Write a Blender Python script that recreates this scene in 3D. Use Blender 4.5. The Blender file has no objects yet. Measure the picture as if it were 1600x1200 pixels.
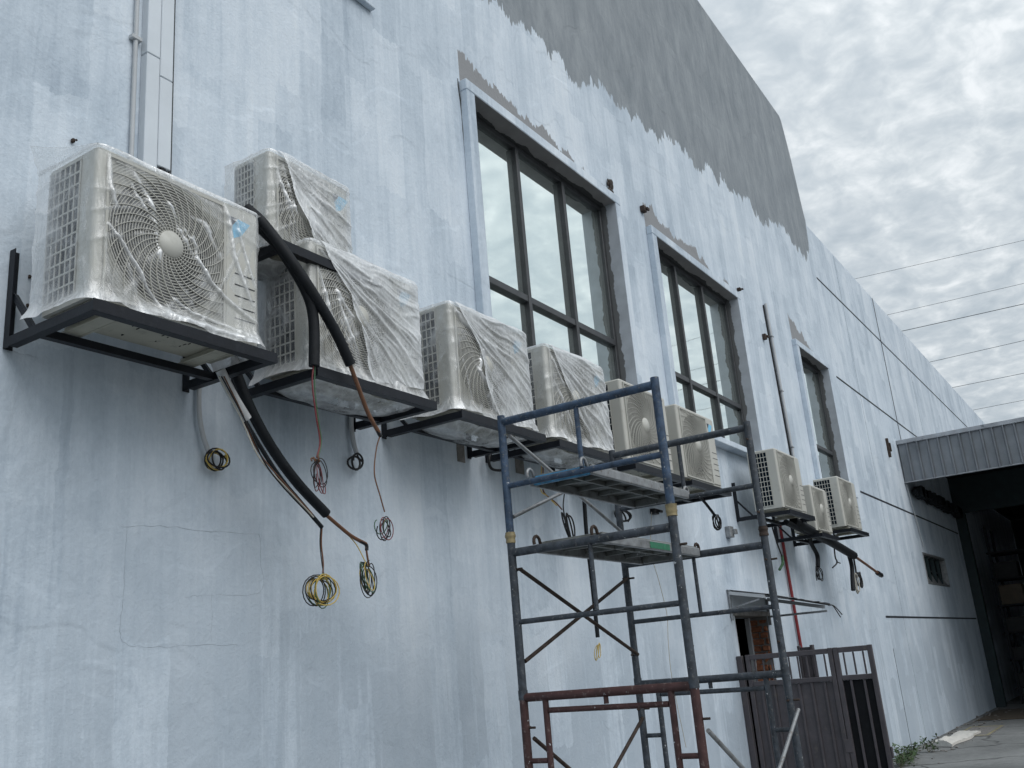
import bpy, math, random
from mathutils import Vector, Matrix, noise
random.seed(7)
S = bpy.context.scene
col = S.collection
R = math.radians

# ------------------------------------------------------------------ camera
CAM = Vector((0.0, -3.75, 1.6))
FPX = 1507.76          # focal length in pixels of a 1600 px wide picture
M = Matrix(((0.54834851, -0.83237852, -0.08037357),
            (0.20055877, 0.22420907, -0.95368049),
            (0.81184364, 0.50682965, 0.28988552)))   # rows: right, down, forward
cd = bpy.data.cameras.new('camera')
cam = bpy.data.objects.new('camera', cd)
col.objects.link(cam)
r_, d_, f_ = M[0], M[1], M[2]
cam.matrix_world = Matrix(((r_[0], -d_[0], -f_[0], CAM[0]), (r_[1], -d_[1], -f_[1], CAM[1]),
                           (r_[2], -d_[2], -f_[2], CAM[2]), (0, 0, 0, 1)))
cd.sensor_width = 36.0
cd.lens = FPX / 1600 * 36
cd.clip_start = 0.05
cd.clip_end = 2000
S.camera = cam

# ------------------------------------------------------------------ world and sun
SUN_EL, SUN_AZ = R(47), R(192)      # azimuth from +Y, clockwise seen from above
W = bpy.data.worlds.new('World')
S.world = W
W.use_nodes = True
nt = W.node_tree
nt.nodes.clear()


class G:
    """tiny node-graph helper"""
    def __init__(s, tree):
        s.t = tree

    def n(s, typ, **kw):
        nd = s.t.nodes.new(typ)
        ins = kw.pop('ins', {})
        for k, v in kw.items():
            setattr(nd, k, v)
        for k, v in ins.items():
            if isinstance(v, bpy.types.NodeSocket):
                s.t.links.new(v, nd.inputs[k])
            else:
                nd.inputs[k].default_value = v
        return nd

    def math(s, op, a, b=None, c=None, clamp=False):
        nd = s.t.nodes.new('ShaderNodeMath')
        nd.operation = op
        nd.use_clamp = clamp
        for i, v in enumerate((a, b, c)):
            if v is None:
                continue
            if isinstance(v, bpy.types.NodeSocket):
                s.t.links.new(v, nd.inputs[i])
            else:
                nd.inputs[i].default_value = v
        return nd.outputs[0]

    def mix(s, fac, a, b, blend='MIX'):
        nd = s.t.nodes.new('ShaderNodeMix')
        nd.data_type = 'RGBA'
        nd.blend_type = blend
        nd.clamp_factor = True
        for i, v in ((0, fac), (6, a), (7, b)):
            if isinstance(v, bpy.types.NodeSocket):
                s.t.links.new(v, nd.inputs[i])
            elif i == 0:
                nd.inputs[0].default_value = v
            else:
                nd.inputs[i].default_value = (*v, 1) if len(v) == 3 else v
        return nd.outputs[2]

    def noise(s, vec, scale, detail=4, rough=.55, dist=0.0, dim='3D'):
        nd = s.t.nodes.new('ShaderNodeTexNoise')
        nd.noise_dimensions = dim
        s.t.links.new(vec, nd.inputs['Vector'])
        nd.inputs['Scale'].default_value = scale
        nd.inputs['Detail'].default_value = detail
        nd.inputs['Roughness'].default_value = rough
        nd.inputs['Distortion'].default_value = dist
        return nd.outputs[0]

    def map(s, vec, scale=(1, 1, 1), loc=(0, 0, 0)):
        nd = s.t.nodes.new('ShaderNodeMapping')
        s.t.links.new(vec, nd.inputs[0])
        nd.inputs['Scale'].default_value = scale
        nd.inputs['Location'].default_value = loc
        return nd.outputs[0]

    def ramp(s, fac, stops):
        nd = s.t.nodes.new('ShaderNodeValToRGB')
        cr = nd.color_ramp
        while len(cr.elements) > 1:
            cr.elements.remove(cr.elements[-1])
        for i, (p, c) in enumerate(stops):
            e = cr.elements[0] if i == 0 else cr.elements.new(p)
            e.position = p
            e.color = (*c, 1) if not isinstance(c, (int, float)) else (c, c, c, 1)
        s.t.links.new(fac, nd.inputs[0])
        return nd.outputs[0]

    def sstep(s, v, a, b):
        nd = s.t.nodes.new('ShaderNodeMapRange')
        nd.interpolation_type = 'SMOOTHSTEP'
        s.t.links.new(v, nd.inputs[0])
        nd.inputs[1].default_value = a
        nd.inputs[2].default_value = b
        return nd.outputs[0]

    def bump(s, h, strength=.3, dist=.01, normal=None):
        nd = s.t.nodes.new('ShaderNodeBump')
        nd.inputs['Strength'].default_value = strength
        nd.inputs['Distance'].default_value = dist
        s.t.links.new(h, nd.inputs['Height'])
        if normal is not None:
            s.t.links.new(normal, nd.inputs['Normal'])
        return nd.outputs[0]


g = G(nt)
sky = g.n('ShaderNodeTexSky', sky_type='NISHITA', sun_disc=False, sun_elevation=SUN_EL, sun_rotation=SUN_AZ)
tc = g.n('ShaderNodeTexCoord')
sep = g.n('ShaderNodeSeparateXYZ', ins={0: tc.outputs['Generated']})
zc = g.math('MAXIMUM', sep.outputs[2], 0.04)
zc = g.math('ADD', zc, 0.12)
px = g.math('DIVIDE', sep.outputs[0], zc)
py = g.math('DIVIDE', sep.outputs[1], zc)
cp = g.n('ShaderNodeCombineXYZ', ins={0: px, 1: py, 2: 0.3}).outputs[0]
n1 = g.noise(cp, 1.15, 3, .5, .3)
n2 = g.noise(g.map(cp, (1, 1.25, 1), (3.1, 7.7, 0)), 9.5, 5, .55, .5)
n3 = g.noise(g.map(cp, (1, 1, 1), (9, 1, 4)), 24.0, 3, .55, .3)
cl = g.math('ADD', g.math('MULTIPLY', n1, .30), g.math('ADD', g.math('MULTIPLY', n2, .48), g.math('MULTIPLY', n3, .22)))
ccol = g.ramp(cl, [(.36, (.46, .525, .58)), (.45, (.53, .595, .645)), (.51, (.59, .65, .695)), (.57, (.68, .735, .77)), (.66, (.86, .90, .925))])
grad = g.math('ADD', g.math('MULTIPLY', g.math('MAXIMUM', sep.outputs[2], 0.0), .42), .84)    # overcast sky, brighter overhead
ccol = g.mix(1.0, ccol, g.n('ShaderNodeCombineColor', ins={0: grad, 1: grad, 2: grad}).outputs[0], 'MULTIPLY')
b1 = g.n('ShaderNodeBackground', ins={'Color': sky.outputs[0], 'Strength': 0.08})
b2 = g.n('ShaderNodeBackground', ins={'Color': ccol, 'Strength': 1.0})
ms = g.n('ShaderNodeMixShader', ins={0: 0.93, 1: b1.outputs[0], 2: b2.outputs[0]})
g.n('ShaderNodeOutputWorld', ins={0: ms.outputs[0]})

sd = bpy.data.lights.new('sun', 'SUN')
sd.energy = 1.5
sd.angle = R(54)
sd.color = (1.0, .985, .96)
sun = bpy.data.objects.new('sun', sd)
col.objects.link(sun)
sdir = Vector((math.sin(SUN_AZ) * math.cos(SUN_EL), math.cos(SUN_AZ) * math.cos(SUN_EL), math.sin(SUN_EL)))
sun.rotation_euler = sdir.to_track_quat('Z', 'Y').to_euler()
sun.location = sdir * 30

S.view_settings.view_transform = 'Standard'
S.view_settings.look = 'None'
S.view_settings.gamma = 1
S.view_settings.exposure = 0.10
S.view_settings.use_curve_mapping = False
S.render.engine = 'CYCLES'
S.cycles.max_bounces = 5
S.cycles.diffuse_bounces = 3
S.cycles.glossy_bounces = 3
S.cycles.transparent_max_bounces = 12
S.cycles.caustics_reflective = False
S.cycles.caustics_refractive = False
S.cycles.use_adaptive_sampling = True
S.cycles.adaptive_threshold = .02


# ------------------------------------------------------------------ helpers
def ray(x, y):
    c = Vector(((x - 800) / FPX, (y - 600) / FPX, 1.0))
    return M.transposed() @ c


def at(x, y, Y=0.0):
    """the point of the vertical plane at distance Y from the wall face that lies on a sight line"""
    d = ray(x, y)
    return CAM + d * ((Y - CAM[1]) / d[1])


class MB:
    def __init__(s):
        s.v, s.f = [], []
        s.smooth = []

    def add(s, vs, fs, smooth=False):
        o = len(s.v)
        s.v += [tuple(v) for v in vs]
        s.f += [tuple(i + o for i in f) for f in fs]
        s.smooth += [smooth] * len(fs)
        return s

    def box(s, a, b):
        x0, y0, z0 = [min(p, q) for p, q in zip(a, b)]
        x1, y1, z1 = [max(p, q) for p, q in zip(a, b)]
        vs = [(x0, y0, z0), (x1, y0, z0), (x1, y1, z0), (x0, y1, z0), (x0, y0, z1), (x1, y0, z1), (x1, y1, z1), (x0, y1, z1)]
        return s.add(vs, [(3, 2, 1, 0), (4, 5, 6, 7), (0, 1, 5, 4), (1, 2, 6, 5), (2, 3, 7, 6), (3, 0, 4, 7)])

    def bbox(s, a, b, bev=.004):
        """box with chamfered edges"""
        lo = [min(p, q) for p, q in zip(a, b)]
        hi = [max(p, q) for p, q in zip(a, b)]
        c = [(p + q) / 2 for p, q in zip(lo, hi)]
        h = [(q - p) / 2 for p, q in zip(lo, hi)]
        e = min(bev, min(h) * .8)
        vs, idx = [], {}
        for sx in (-1, 1):
            for sy in (-1, 1):
                for sz in (-1, 1):
                    sg = (sx, sy, sz)
                    for ax in range(3):
                        p = [c[i] + sg[i] * (h[i] - (0 if i == ax else e)) for i in range(3)]
                        idx[(sg, ax)] = len(vs)
                        vs.append(p)
        fs = []
        for ax in range(3):
            o = [i for i in range(3) if i != ax]
            for sg in (-1, 1):
                q = []
                for (p1, p2) in ((-1, -1), (1, -1), (1, 1), (-1, 1)):
                    k = [0, 0, 0]
                    k[ax] = sg
                    k[o[0]] = p1
                    k[o[1]] = p2
                    q.append(idx[(tuple(k), ax)])
                if (sg > 0) == (ax == 1):
                    q.reverse()
                fs.append(q)
        for ax in range(3):     # edge chamfers along axis ax
            o = [i for i in range(3) if i != ax]
            for p1 in (-1, 1):
                for p2 in (-1, 1):
                    k0, k1 = [0] * 3, [0] * 3
                    k0[ax], k1[ax] = -1, 1
                    for k in (k0, k1):
                        k[o[0]], k[o[1]] = p1, p2
                    q = [idx[(tuple(k0), o[0])], idx[(tuple(k1), o[0])], idx[(tuple(k1), o[1])], idx[(tuple(k0), o[1])]]
                    if p1 * p2 * (1 if ax != 1 else -1) < 0:
                        q.reverse()
                    fs.append(q)
        for sg in [(a_, b_, c_) for a_ in (-1, 1) for b_ in (-1, 1) for c_ in (-1, 1)]:
            q = [idx[(sg, 0)], idx[(sg, 1)], idx[(sg, 2)]]
            if sg[0] * sg[1] * sg[2] < 0:
                q.reverse()
            fs.append(q)
        return s.add(vs, fs)

    def tube(s, pts, r, n=8, caps=True, smooth=True):
        pts = [Vector(p) for p in pts]
        rs = r if isinstance(r, (list, tuple)) else [r] * len(pts)
        vs, fs = [], []
        up = None
        for i, p in enumerate(pts):
            t = (pts[min(i + 1, len(pts) - 1)] - pts[max(i - 1, 0)])
            t = t.normalized() if t.length > 1e-9 else Vector((0, 0, 1))
            if up is None:
                up = t.orthogonal().normalized()
            up = (up - t * up.dot(t))
            up = up.normalized() if up.length > 1e-6 else t.orthogonal().normalized()
            sd_ = t.cross(up)
            for k in range(n):
                a = 2 * math.pi * k / n
                vs.append(p + (up * math.cos(a) + sd_ * math.sin(a)) * rs[i])
        for i in range(len(pts) - 1):
            for k in range(n):
                k2 = (k + 1) % n
                fs.append((i * n + k, i * n + k2, (i + 1) * n + k2, (i + 1) * n + k))
        s.add(vs, fs, smooth)
        if caps:
            m = len(pts) - 1
            s.add([vs[k] for k in range(n)], [tuple(reversed(range(n)))])
            s.add([vs[m * n + k] for k in range(n)], [tuple(range(n))])
        return s

    def grid(s, fn, nu, nv, smooth=True, flip=False):
        vs = [fn(i / nu, j / nv) for j in range(nv + 1) for i in range(nu + 1)]
        fs = []
        for j in range(nv):
            for i in range(nu):
                a = j * (nu + 1) + i
                q = (a, a + 1, a + nu + 2, a + nu + 1)
                fs.append(tuple(reversed(q)) if flip else q)
        return s.add(vs, fs, smooth)

    def prism(s, poly, axis, a, b):
        """closed polygon (2-D) extruded along axis from a to b"""
        def P(p, t):
            q = list(p)
            q.insert(axis, t)
            return q
        n = len(poly)
        vs = [P(p, a) for p in poly] + [P(p, b) for p in poly]
        fs = [tuple(range(n)), tuple(range(2 * n - 1, n - 1, -1))]
        fs += [(i, i + n, (i + 1) % n + n, (i + 1) % n) for i in range(n)]
        return s.add(vs, fs)

    def mesh(s, name):
        me = bpy.data.meshes.new(name)
        me.from_pydata(s.v, [], s.f)
        me.polygons.foreach_set('use_smooth', s.smooth)
        me.update()
        return me

    def build(s, name, mat, parent=None, loc=None):
        o = bpy.data.objects.new(name, s.mesh(name))
        if mat:
            o.data.materials.append(mat)
        col.objects.link(o)
        if parent:
            o.parent = parent
        if loc:
            o.location = loc
        return o


def tag(o, label=None, cat=None, group=None, kind=None):
    for k, v in (('label', label), ('category', cat), ('group', group), ('kind', kind)):
        if v:
            o[k] = v
    return o


def thing(name, label, cat, loc=(0, 0, 0), group=None):
    o = bpy.data.objects.new(name, None)
    o.empty_display_size = .1
    col.objects.link(o)
    o.location = loc
    return tag(o, label, cat, group)


def copy_part(o, parent):
    c = o.copy()
    col.objects.link(c)
    c.parent = parent
    return c


def smooth_path(pts, n=8):
    pts = [Vector(p) for p in pts]
    P = [pts[0] * 2 - pts[1]] + pts + [pts[-1] * 2 - pts[-2]]
    out = []
    for i in range(1, len(P) - 2):
        for k in range(n):
            t = k / n
            a, b, c, d = P[i - 1], P[i], P[i + 1], P[i + 2]
            out.append(.5 * ((2 * b) + (c - a) * t + (2 * a - 5 * b + 4 * c - d) * t * t + (-a + 3 * b - 3 * c + d) * t ** 3))
    out.append(pts[-1])
    return out


# ------------------------------------------------------------------ materials
def mat(name, fn):
    m = bpy.data.materials.new(name)
    m.use_nodes = True
    m.node_tree.nodes.clear()
    gg = G(m.node_tree)
    out = gg.n('ShaderNodeOutputMaterial')
    sh = fn(gg)
    m.node_tree.links.new(sh, out.inputs[0])
    return m


def pbsdf(gg, color, rough=.6, metal=0.0, normal=None, spec=.4, **kw):
    ins = {'Roughness': rough, 'Metallic': metal, 'Specular IOR Level': spec}
    ins['Base Color'] = color if isinstance(color, bpy.types.NodeSocket) else (*color, 1)
    if normal is not None:
        ins['Normal'] = normal
    ins.update(kw)
    return gg.n('ShaderNodeBsdfPrincipled', ins=ins).outputs[0]


def pos(gg):
    return gg.n('ShaderNodeNewGeometry').outputs['Position']


def objc(gg):
    return gg.n('ShaderNodeTexCoord').outputs['Object']


def simple(name, c, rough=.6, metal=0.0, var=.18, scale=9.0, bump=.0, spec=.4, dirt=None, splash=0):
    def fn(gg):
        p = pos(gg)
        n = gg.noise(p, scale, 5, .6)
        k = gg.ramp(n, [(.3, tuple(x * (1 - var) for x in c)), (.7, tuple(min(1, x * (1 + var)) for x in c))])
        if dirt:
            d = gg.sstep(gg.noise(gg.map(p, (1, 1, 1), (4, 2, 8)), scale * 2.3, 5, .65), .56, .70)
            k = gg.mix(gg.math('MULTIPLY', d, .75), k, dirt)
        if splash:
            d = gg.sstep(gg.noise(gg.map(p, (1, 1, 1), (1, 7, 3)), 34, 3, .6), splash, splash + .03)
            k = gg.mix(d, k, (.50, .52, .54))
        nm = gg.bump(gg.noise(p, scale * 6, 3), bump, .004) if bump else None
        return pbsdf(gg, k, rough, metal, nm, spec)
    return mat(name, fn)


def wall_fn(gg):
    p = pos(gg)
    sp = gg.n('ShaderNodeSeparateXYZ', ins={0: p})
    x, z = sp.outputs[0], sp.outputs[2]
    # roller lanes and overlapping coats of thin white primer
    wob = gg.noise(gg.map(p, (1.6, 1, 1.0)), 3.0, 5, .7)
    wv = gg.n('ShaderNodeVectorMath', operation='MULTIPLY_ADD', ins={0: gg.n('ShaderNodeCombineXYZ', ins={0: wob, 1: 0.0, 2: wob}).outputs[0], 1: (.10, 0, .30), 2: p}).outputs[0]

    def lanes(bw, rh, off):
        m_ = gg.n('ShaderNodeSeparateXYZ', ins={0: wv})
        c_ = gg.n('ShaderNodeCombineXYZ', ins={0: gg.math('ADD', m_.outputs[2], off), 1: gg.math('ADD', m_.outputs[0], off * 1.7), 2: 0.0})
        b_ = gg.n('ShaderNodeTexBrick', offset=.37, squash=1.35, squash_frequency=3, ins={0: c_.outputs[0], 'Color1': (0, 0, 0, 1), 'Color2': (1, 1, 1, 1), 'Mortar': (.5, .5, .5, 1), 'Scale': 1.0, 'Mortar Size': 0.0, 'Brick Width': bw, 'Row Height': rh})
        return gg.n('ShaderNodeSeparateColor', ins={0: b_.outputs['Color']}).outputs[0]
    l1 = lanes(1.25, .27, .0)
    l2 = lanes(.62, .21, 13.3)
    streak = gg.noise(gg.map(p, (9, 1, .55)), 1.6, 5, .6)
    streak2 = gg.noise(gg.map(p, (30, 1, 1.2), (3, 0, 5)), 1.4, 4, .6)
    blot = gg.noise(p, .75, 4, .55, .4)
    fine = gg.noise(gg.map(p, (1, 1, .7)), 38, 5, .7)
    mid = gg.noise(gg.map(p, (1.4, 1, 1)), 3.2, 5, .62, .5)
    t = gg.math('ADD', gg.math('MULTIPLY', l1, .15), gg.math('MULTIPLY', l2, .10))
    t = gg.math('ADD', t, gg.math('MULTIPLY', streak, .30))
    t = gg.math('ADD', t, gg.math('MULTIPLY', streak2, .14))
    t = gg.math('ADD', t, gg.math('MULTIPLY', blot, .36))
    t = gg.math('ADD', t, gg.math('MULTIPLY', mid, .24))
    t = gg.math('ADD', t, gg.math('MULTIPLY', fine, .24))
    t = gg.math('SUBTRACT', t, .04)
    white = gg.ramp(t, [(.50, (.37, .44, .52)), (.62, (.48, .555, .635)), (.72, (.565, .64, .72)), (.82, (.645, .715, .79)), (.95, (.72, .78, .84))])
    thin = gg.math('MULTIPLY', gg.sstep(gg.math('ADD', gg.math('MULTIPLY', l1, .5), gg.math('MULTIPLY', streak, .9)), .56, .74), gg.sstep(gg.math('ADD', z, gg.math('MULTIPLY', blot, 2.6)), 4.2, 2.4))  # thin-coat streaks, increased low down to paint in the lower wall's shade
    white = gg.mix(gg.math('MULTIPLY', thin, .72), white, (.37, .435, .505))  # thin coat together with the lower wall's painted shade
    # specks and scuffs
    sk = gg.sstep(gg.noise(gg.map(p, (1, 1, .6), (5, 1, 2)), 17, 6, .72), .68, .76)
    white = gg.mix(gg.math('MULTIPLY', sk, .35), white, (.30, .33, .37))
    # old grey paint
    gn = gg.math('ADD', gg.math('MULTIPLY', gg.noise(gg.map(p, (2.5, 1, 1.0)), 1.2, 5, .6, .3), .65), gg.math('MULTIPLY', gg.noise(gg.map(p, (7, 1, 1.3)), 2.2, 5, .65), .35))
    grey = gg.ramp(gn, [(.36, (.195, .222, .246)), (.5, (.247, .273, .297)), (.64, (.305, .332, .355))])
    dk = gg.sstep(gg.noise(gg.map(p, (5, 1, 2.2), (1, 0, 3)), 1.7, 6, .7), .60, .72)
    grey = gg.mix(gg.math('MULTIPLY', dk, .35), grey, (.13, .14, .15))
    # ragged edge where the roller stopped
    edge = gg.ramp(gg.math('MULTIPLY', x, 1 / 20.0), [(.0, .7365), (.31, .737), (.375, .737), (.42, .752), (.50, .776), (.62, .795), (.74, .812), (.80, .822), (.815, .84), (.825, .96)])
    edge = gg.math('MULTIPLY', edge, 10.0)
    t1 = gg.noise(gg.map(p, (5.5, 1, .5)), 1.3, 3, .75)
    t2 = gg.noise(gg.map(p, (24, 1, 1.6), (2, 0, 0)), 1.3, 3, .75)
    t3 = gg.noise(gg.map(p, (1.5, 1, .15), (2, 0, 0)), 1.0, 3, .6)

    def lap(w_, off):
        xx = gg.math('ADD', gg.math('MULTIPLY', gg.math('ADD', x, gg.math('MULTIPLY', t3, .5)), w_), off)
        return gg.n('ShaderNodeTexWhiteNoise', noise_dimensions='1D', ins={'W': gg.math('FLOOR', xx)}).outputs[0]
    jag = gg.math('ADD', gg.math('MULTIPLY', gg.math('SUBTRACT', t1, .5), .40), gg.math('MULTIPLY', gg.math('SUBTRACT', t2, .5), .22))
    jag = gg.math('ADD', jag, gg.math('MULTIPLY', gg.math('SUBTRACT', t3, .5), .75))
    jag = gg.math('ADD', jag, gg.math('MULTIPLY', gg.math('SUBTRACT', lap(3.1, .3), .5), .13))
    jag = gg.math('ADD', jag, gg.math('MULTIPLY', gg.math('SUBTRACT', lap(8.3, .7), .5), .11))
    gm = gg.sstep(gg.math('SUBTRACT', gg.math('ADD', z, jag), edge), -.006, .006)
    # grey left unpainted over the window heads
    def left(x0, x1, z0, h0, h1):
        u = gg.math('MULTIPLY', gg.math('SUBTRACT', x, x0), 1 / (x1 - x0))
        h = gg.math('ADD', gg.math('MULTIPLY', u, h1 - h0), h0 + z0)
        a = gg.sstep(gg.math('SUBTRACT', h, gg.math('ADD', z, gg.math('MULTIPLY', jag, .55))), -.005, .005)
        b = gg.math('MULTIPLY', gg.math('GREATER_THAN', x, x0), gg.math('LESS_THAN', x, x1))
        return gg.math('MULTIPLY', gg.math('MULTIPLY', a, b), gg.math('MULTIPLY', gg.math('GREATER_THAN', sp.outputs[1], -.03), gg.math('GREATER_THAN', z, z0 - .1)))
    lm = gg.math('MAXIMUM', left(5.60, 8.10, 6.2, .28, .05), left(9.03, 11.55, 6.2, .30, .04))
    lm = gg.math('MAXIMUM', lm, left(14.15, 15.5, 6.12, .42, .02))
    colr = gg.mix(gm, white, grey)
    colr = gg.mix(lm, colr, (.27, .275, .285))
    # relief: trowelled render, roller stipple
    h = gg.math('ADD', gg.math('MULTIPLY', gg.noise(gg.map(p, (1, 1, .8)), 7, 6, .62, .3), .7), gg.math('MULTIPLY', gg.noise(p, 55, 4, .6), .25))
    h = gg.math('ADD', h, gg.math('MULTIPLY', gg.sstep(gg.noise(p, 1.3, 3, .5, .8), .47, .53), .25))
    nm = gg.bump(h, .50, .022)
    rg = gg.math('ADD', gg.math('MULTIPLY', fine, .25), .55)
    return pbsdf(gg, colr, rg, 0, nm, .3)


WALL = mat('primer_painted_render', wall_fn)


def reveal_fn(gg):
    p = pos(gg)
    sp = gg.n('ShaderNodeSeparateXYZ', ins={0: p})
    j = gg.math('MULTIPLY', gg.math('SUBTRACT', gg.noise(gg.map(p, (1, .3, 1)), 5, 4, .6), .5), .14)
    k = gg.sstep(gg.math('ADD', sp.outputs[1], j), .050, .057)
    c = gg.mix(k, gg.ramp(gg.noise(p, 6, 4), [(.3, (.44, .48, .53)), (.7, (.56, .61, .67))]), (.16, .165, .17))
    return pbsdf(gg, c, .7, 0, gg.bump(gg.noise(p, 40, 4), .3, .005), .3)


REVEAL = mat('window_reveal_render', reveal_fn)


def soffit_fn(gg):
    p = pos(gg)
    sp = gg.n('ShaderNodeSeparateXYZ', ins={0: p})
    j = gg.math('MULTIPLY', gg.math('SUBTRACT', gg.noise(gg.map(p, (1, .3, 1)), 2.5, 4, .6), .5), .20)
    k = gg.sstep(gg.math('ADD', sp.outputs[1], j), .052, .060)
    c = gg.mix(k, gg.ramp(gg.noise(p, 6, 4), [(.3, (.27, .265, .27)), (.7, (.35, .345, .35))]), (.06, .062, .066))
    return pbsdf(gg, c, .75, 0, gg.bump(gg.noise(p, 40, 4), .3, .005), .3)


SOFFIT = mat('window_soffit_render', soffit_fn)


def glass_fn(gg):
    p = pos(gg)
    w = gg.noise(p, .9, 2, .5)
    nm = gg.bump(w, .05, .02)
    sm = gg.sstep(gg.noise(gg.map(p, (2, 1, .6)), 3, 5, .7), .35, .8)
    c = gg.mix(gg.math('MULTIPLY', sm, .12), (.88, .965, .94), (.74, .81, .79))
    return pbsdf(gg, c, gg.math('ADD', gg.math('MULTIPLY', sm, .04), .012), .94, nm, .5)


GLASS = mat('reflective_green_glass', glass_fn)
ALU = simple('dark_aluminium', (.066, .069, .074), .45, .3, .15, 12)
CREAM = simple('cream_enamel', (.50, .495, .455), .42, 0, .05, 3, 0, .45, dirt=(.40, .39, .35))
CREAM2 = simple('cream_guard_plastic', (.46, .455, .42), .45, 0, .06, 3)
PAN = simple('base_pan_enamel', (.40, .385, .32), .5, 0, .12, 6, 0, .4, dirt=(.25, .24, .20))
COIL = simple('condenser_fins', (.006, .012, .019), .8, 0, .3, 30, 0, .08)
DARK = simple('fan_cavity', (.012, .013, .015), .8, 0, .2, 20, 0, .1)
FANP = simple('fan_plastic', (.055, .058, .062), .45, 0, .1, 10)
LOGO = simple('blue_print', (.20, .52, .75), .4, 0, .05, 8)
LOGOD = simple('black_print', (.02, .03, .05), .4, 0, .05, 8)
IRON = simple('black_painted_iron', (.008, .010, .015), .45, .0, .3, 14, .15, .28, dirt=(.018, .021, .027))
FOAM = simple('black_foam_sleeve', (.009, .011, .014), .6, 0, .25, 18, .3, .22, dirt=(.020, .023, .027))
TAPEW = simple('white_wrap_tape', (.50, .51, .52), .5, 0, .15, 14)
CONDUIT = simple('pale_conduit', (.46, .48, .50), .5, 0, .08, 8)
TRUNK = simple('white_trunking', (.62, .67, .72), .42, 0, .05, 4)
GAP_AND_SHADOW = simple('dark_gap_and_shadow', (.05, .055, .06), .7, 0, .1, 4)
SEAM = simple('groove_sealant', (.018, .022, .03), .7, 0, .2, 8)
CRACK = simple('crack_shadow', (.34, .385, .43), .9, 0, .3, 12)
GALV = simple('galvanised_steel', (.30, .31, .32), .42, .5, .3, 16, .15, .5, dirt=(.14, .11, .09))
BLUE = simple('worn_blue_paint', (.040, .068, .115), .55, 0, .5, 24, .2, .4, dirt=(.20, .20, .19), splash=.69)
STEEL = simple('worn_grey_blue_paint', (.046, .055, .068), .55, .0, .5, 24, .2, .4, dirt=(.17, .17, .165), splash=.69)
RED = simple('worn_red_oxide_paint', (.062, .030, .029), .55, 0, .35, 16, .2, .35, dirt=(.20, .16, .15), splash=.69)
RUST = simple('rusty_steel', (.055, .040, .033), .7, .2, .4, 22, .3, .3)
PLANK = simple('worn_plank_steel', (.20, .21, .205), .55, .3, .35, 9, .2, .4, dirt=(.09, .08, .07), splash=.66)
GREENP = simple('green_stencil_paint', (.03, .16, .09), .55, 0, .3, 30, dirt=(.2, .21, .2))
CYANP = simple('bright_blue_paint', (.05, .22, .40), .5, 0, .3, 20, dirt=(.2, .21, .2))
TAPEY = simple('yellow_packing_tape', (.27, .22, .12), .55, 0, .3, 30)
WY = simple('yellow_wire', (.55, .40, .10), .5, 0, .1, 20)
WK = simple('black_wire', (.012, .012, .014), .45, 0, .1, 20)
WR = simple('red_wire', (.17, .035, .04), .5, 0, .1, 20)
WG = simple('green_wire', (.06, .14, .07), .5, 0, .1, 20)
WB = simple('brown_wire', (.14, .065, .035), .5, 0, .2, 20)
WW = simple('pale_wire', (.45, .43, .38), .5, 0, .1, 20)
GATE = simple('brown_gate_paint', (.072, .065, .073), .5, 0, .2, 7, .1, .4, dirt=(.10, .09, .085))
REDPIPE = simple('red_pipe_paint', (.20, .02, .025), .45, 0, .2, 12)
ZINC = simple('weathered_zinc_sheet', (.34, .36, .39), .5, .2, .25, 3, .1, .45, dirt=(.10, .115, .13))
FASC = simple('fascia_sheet', (.21, .225, .245), .40, .5, .18, 2.2, .05, .5)
SHED = simple('shed_green_steel', (.020, .034, .038), .6, .1, .2, 6)
SHEDK = simple('shed_dark_sheet', (.008, .011, .014), .8, 0, .3, 3)
BOXB = simple('cardboard', (.085, .068, .05), .8, 0, .2, 7)
BOXD = simple('dusty_carton', (.018, .019, .02), .8, 0, .3, 7)
BOXW = simple('pale_carton', (.30, .30, .29), .7, 0, .2, 7)
CANV = simple('white_sack_cloth', (.62, .60, .56), .7, 0, .1, 20, .3)
BRICK = simple('broken_red_brick', (.30, .125, .07), .85, 0, .4, 26, .6, .2, dirt=(.20, .16, .14))
MORTAR = simple('rough_mortar', (.22, .21, .20), .9, 0, .3, 18, .8, .2)
LEAF = simple('weed_leaf', (.055, .095, .035), .6, 0, .45, 14)
STEMM = simple('dry_stem', (.17, .16, .10), .7, 0, .3, 14)
YMARK = simple('yellow_ground_paint', (.28, .25, .12), .8, 0, .4, 9, dirt=(.15, .15, .14))
WLINE = simple('weathered_line_cable', (.09, .10, .115), .6, 0, .1, 3)
NEST = simple('dark_nest_debris', (.05, .04, .035), .9, 0, .4, 40, .8)


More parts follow.
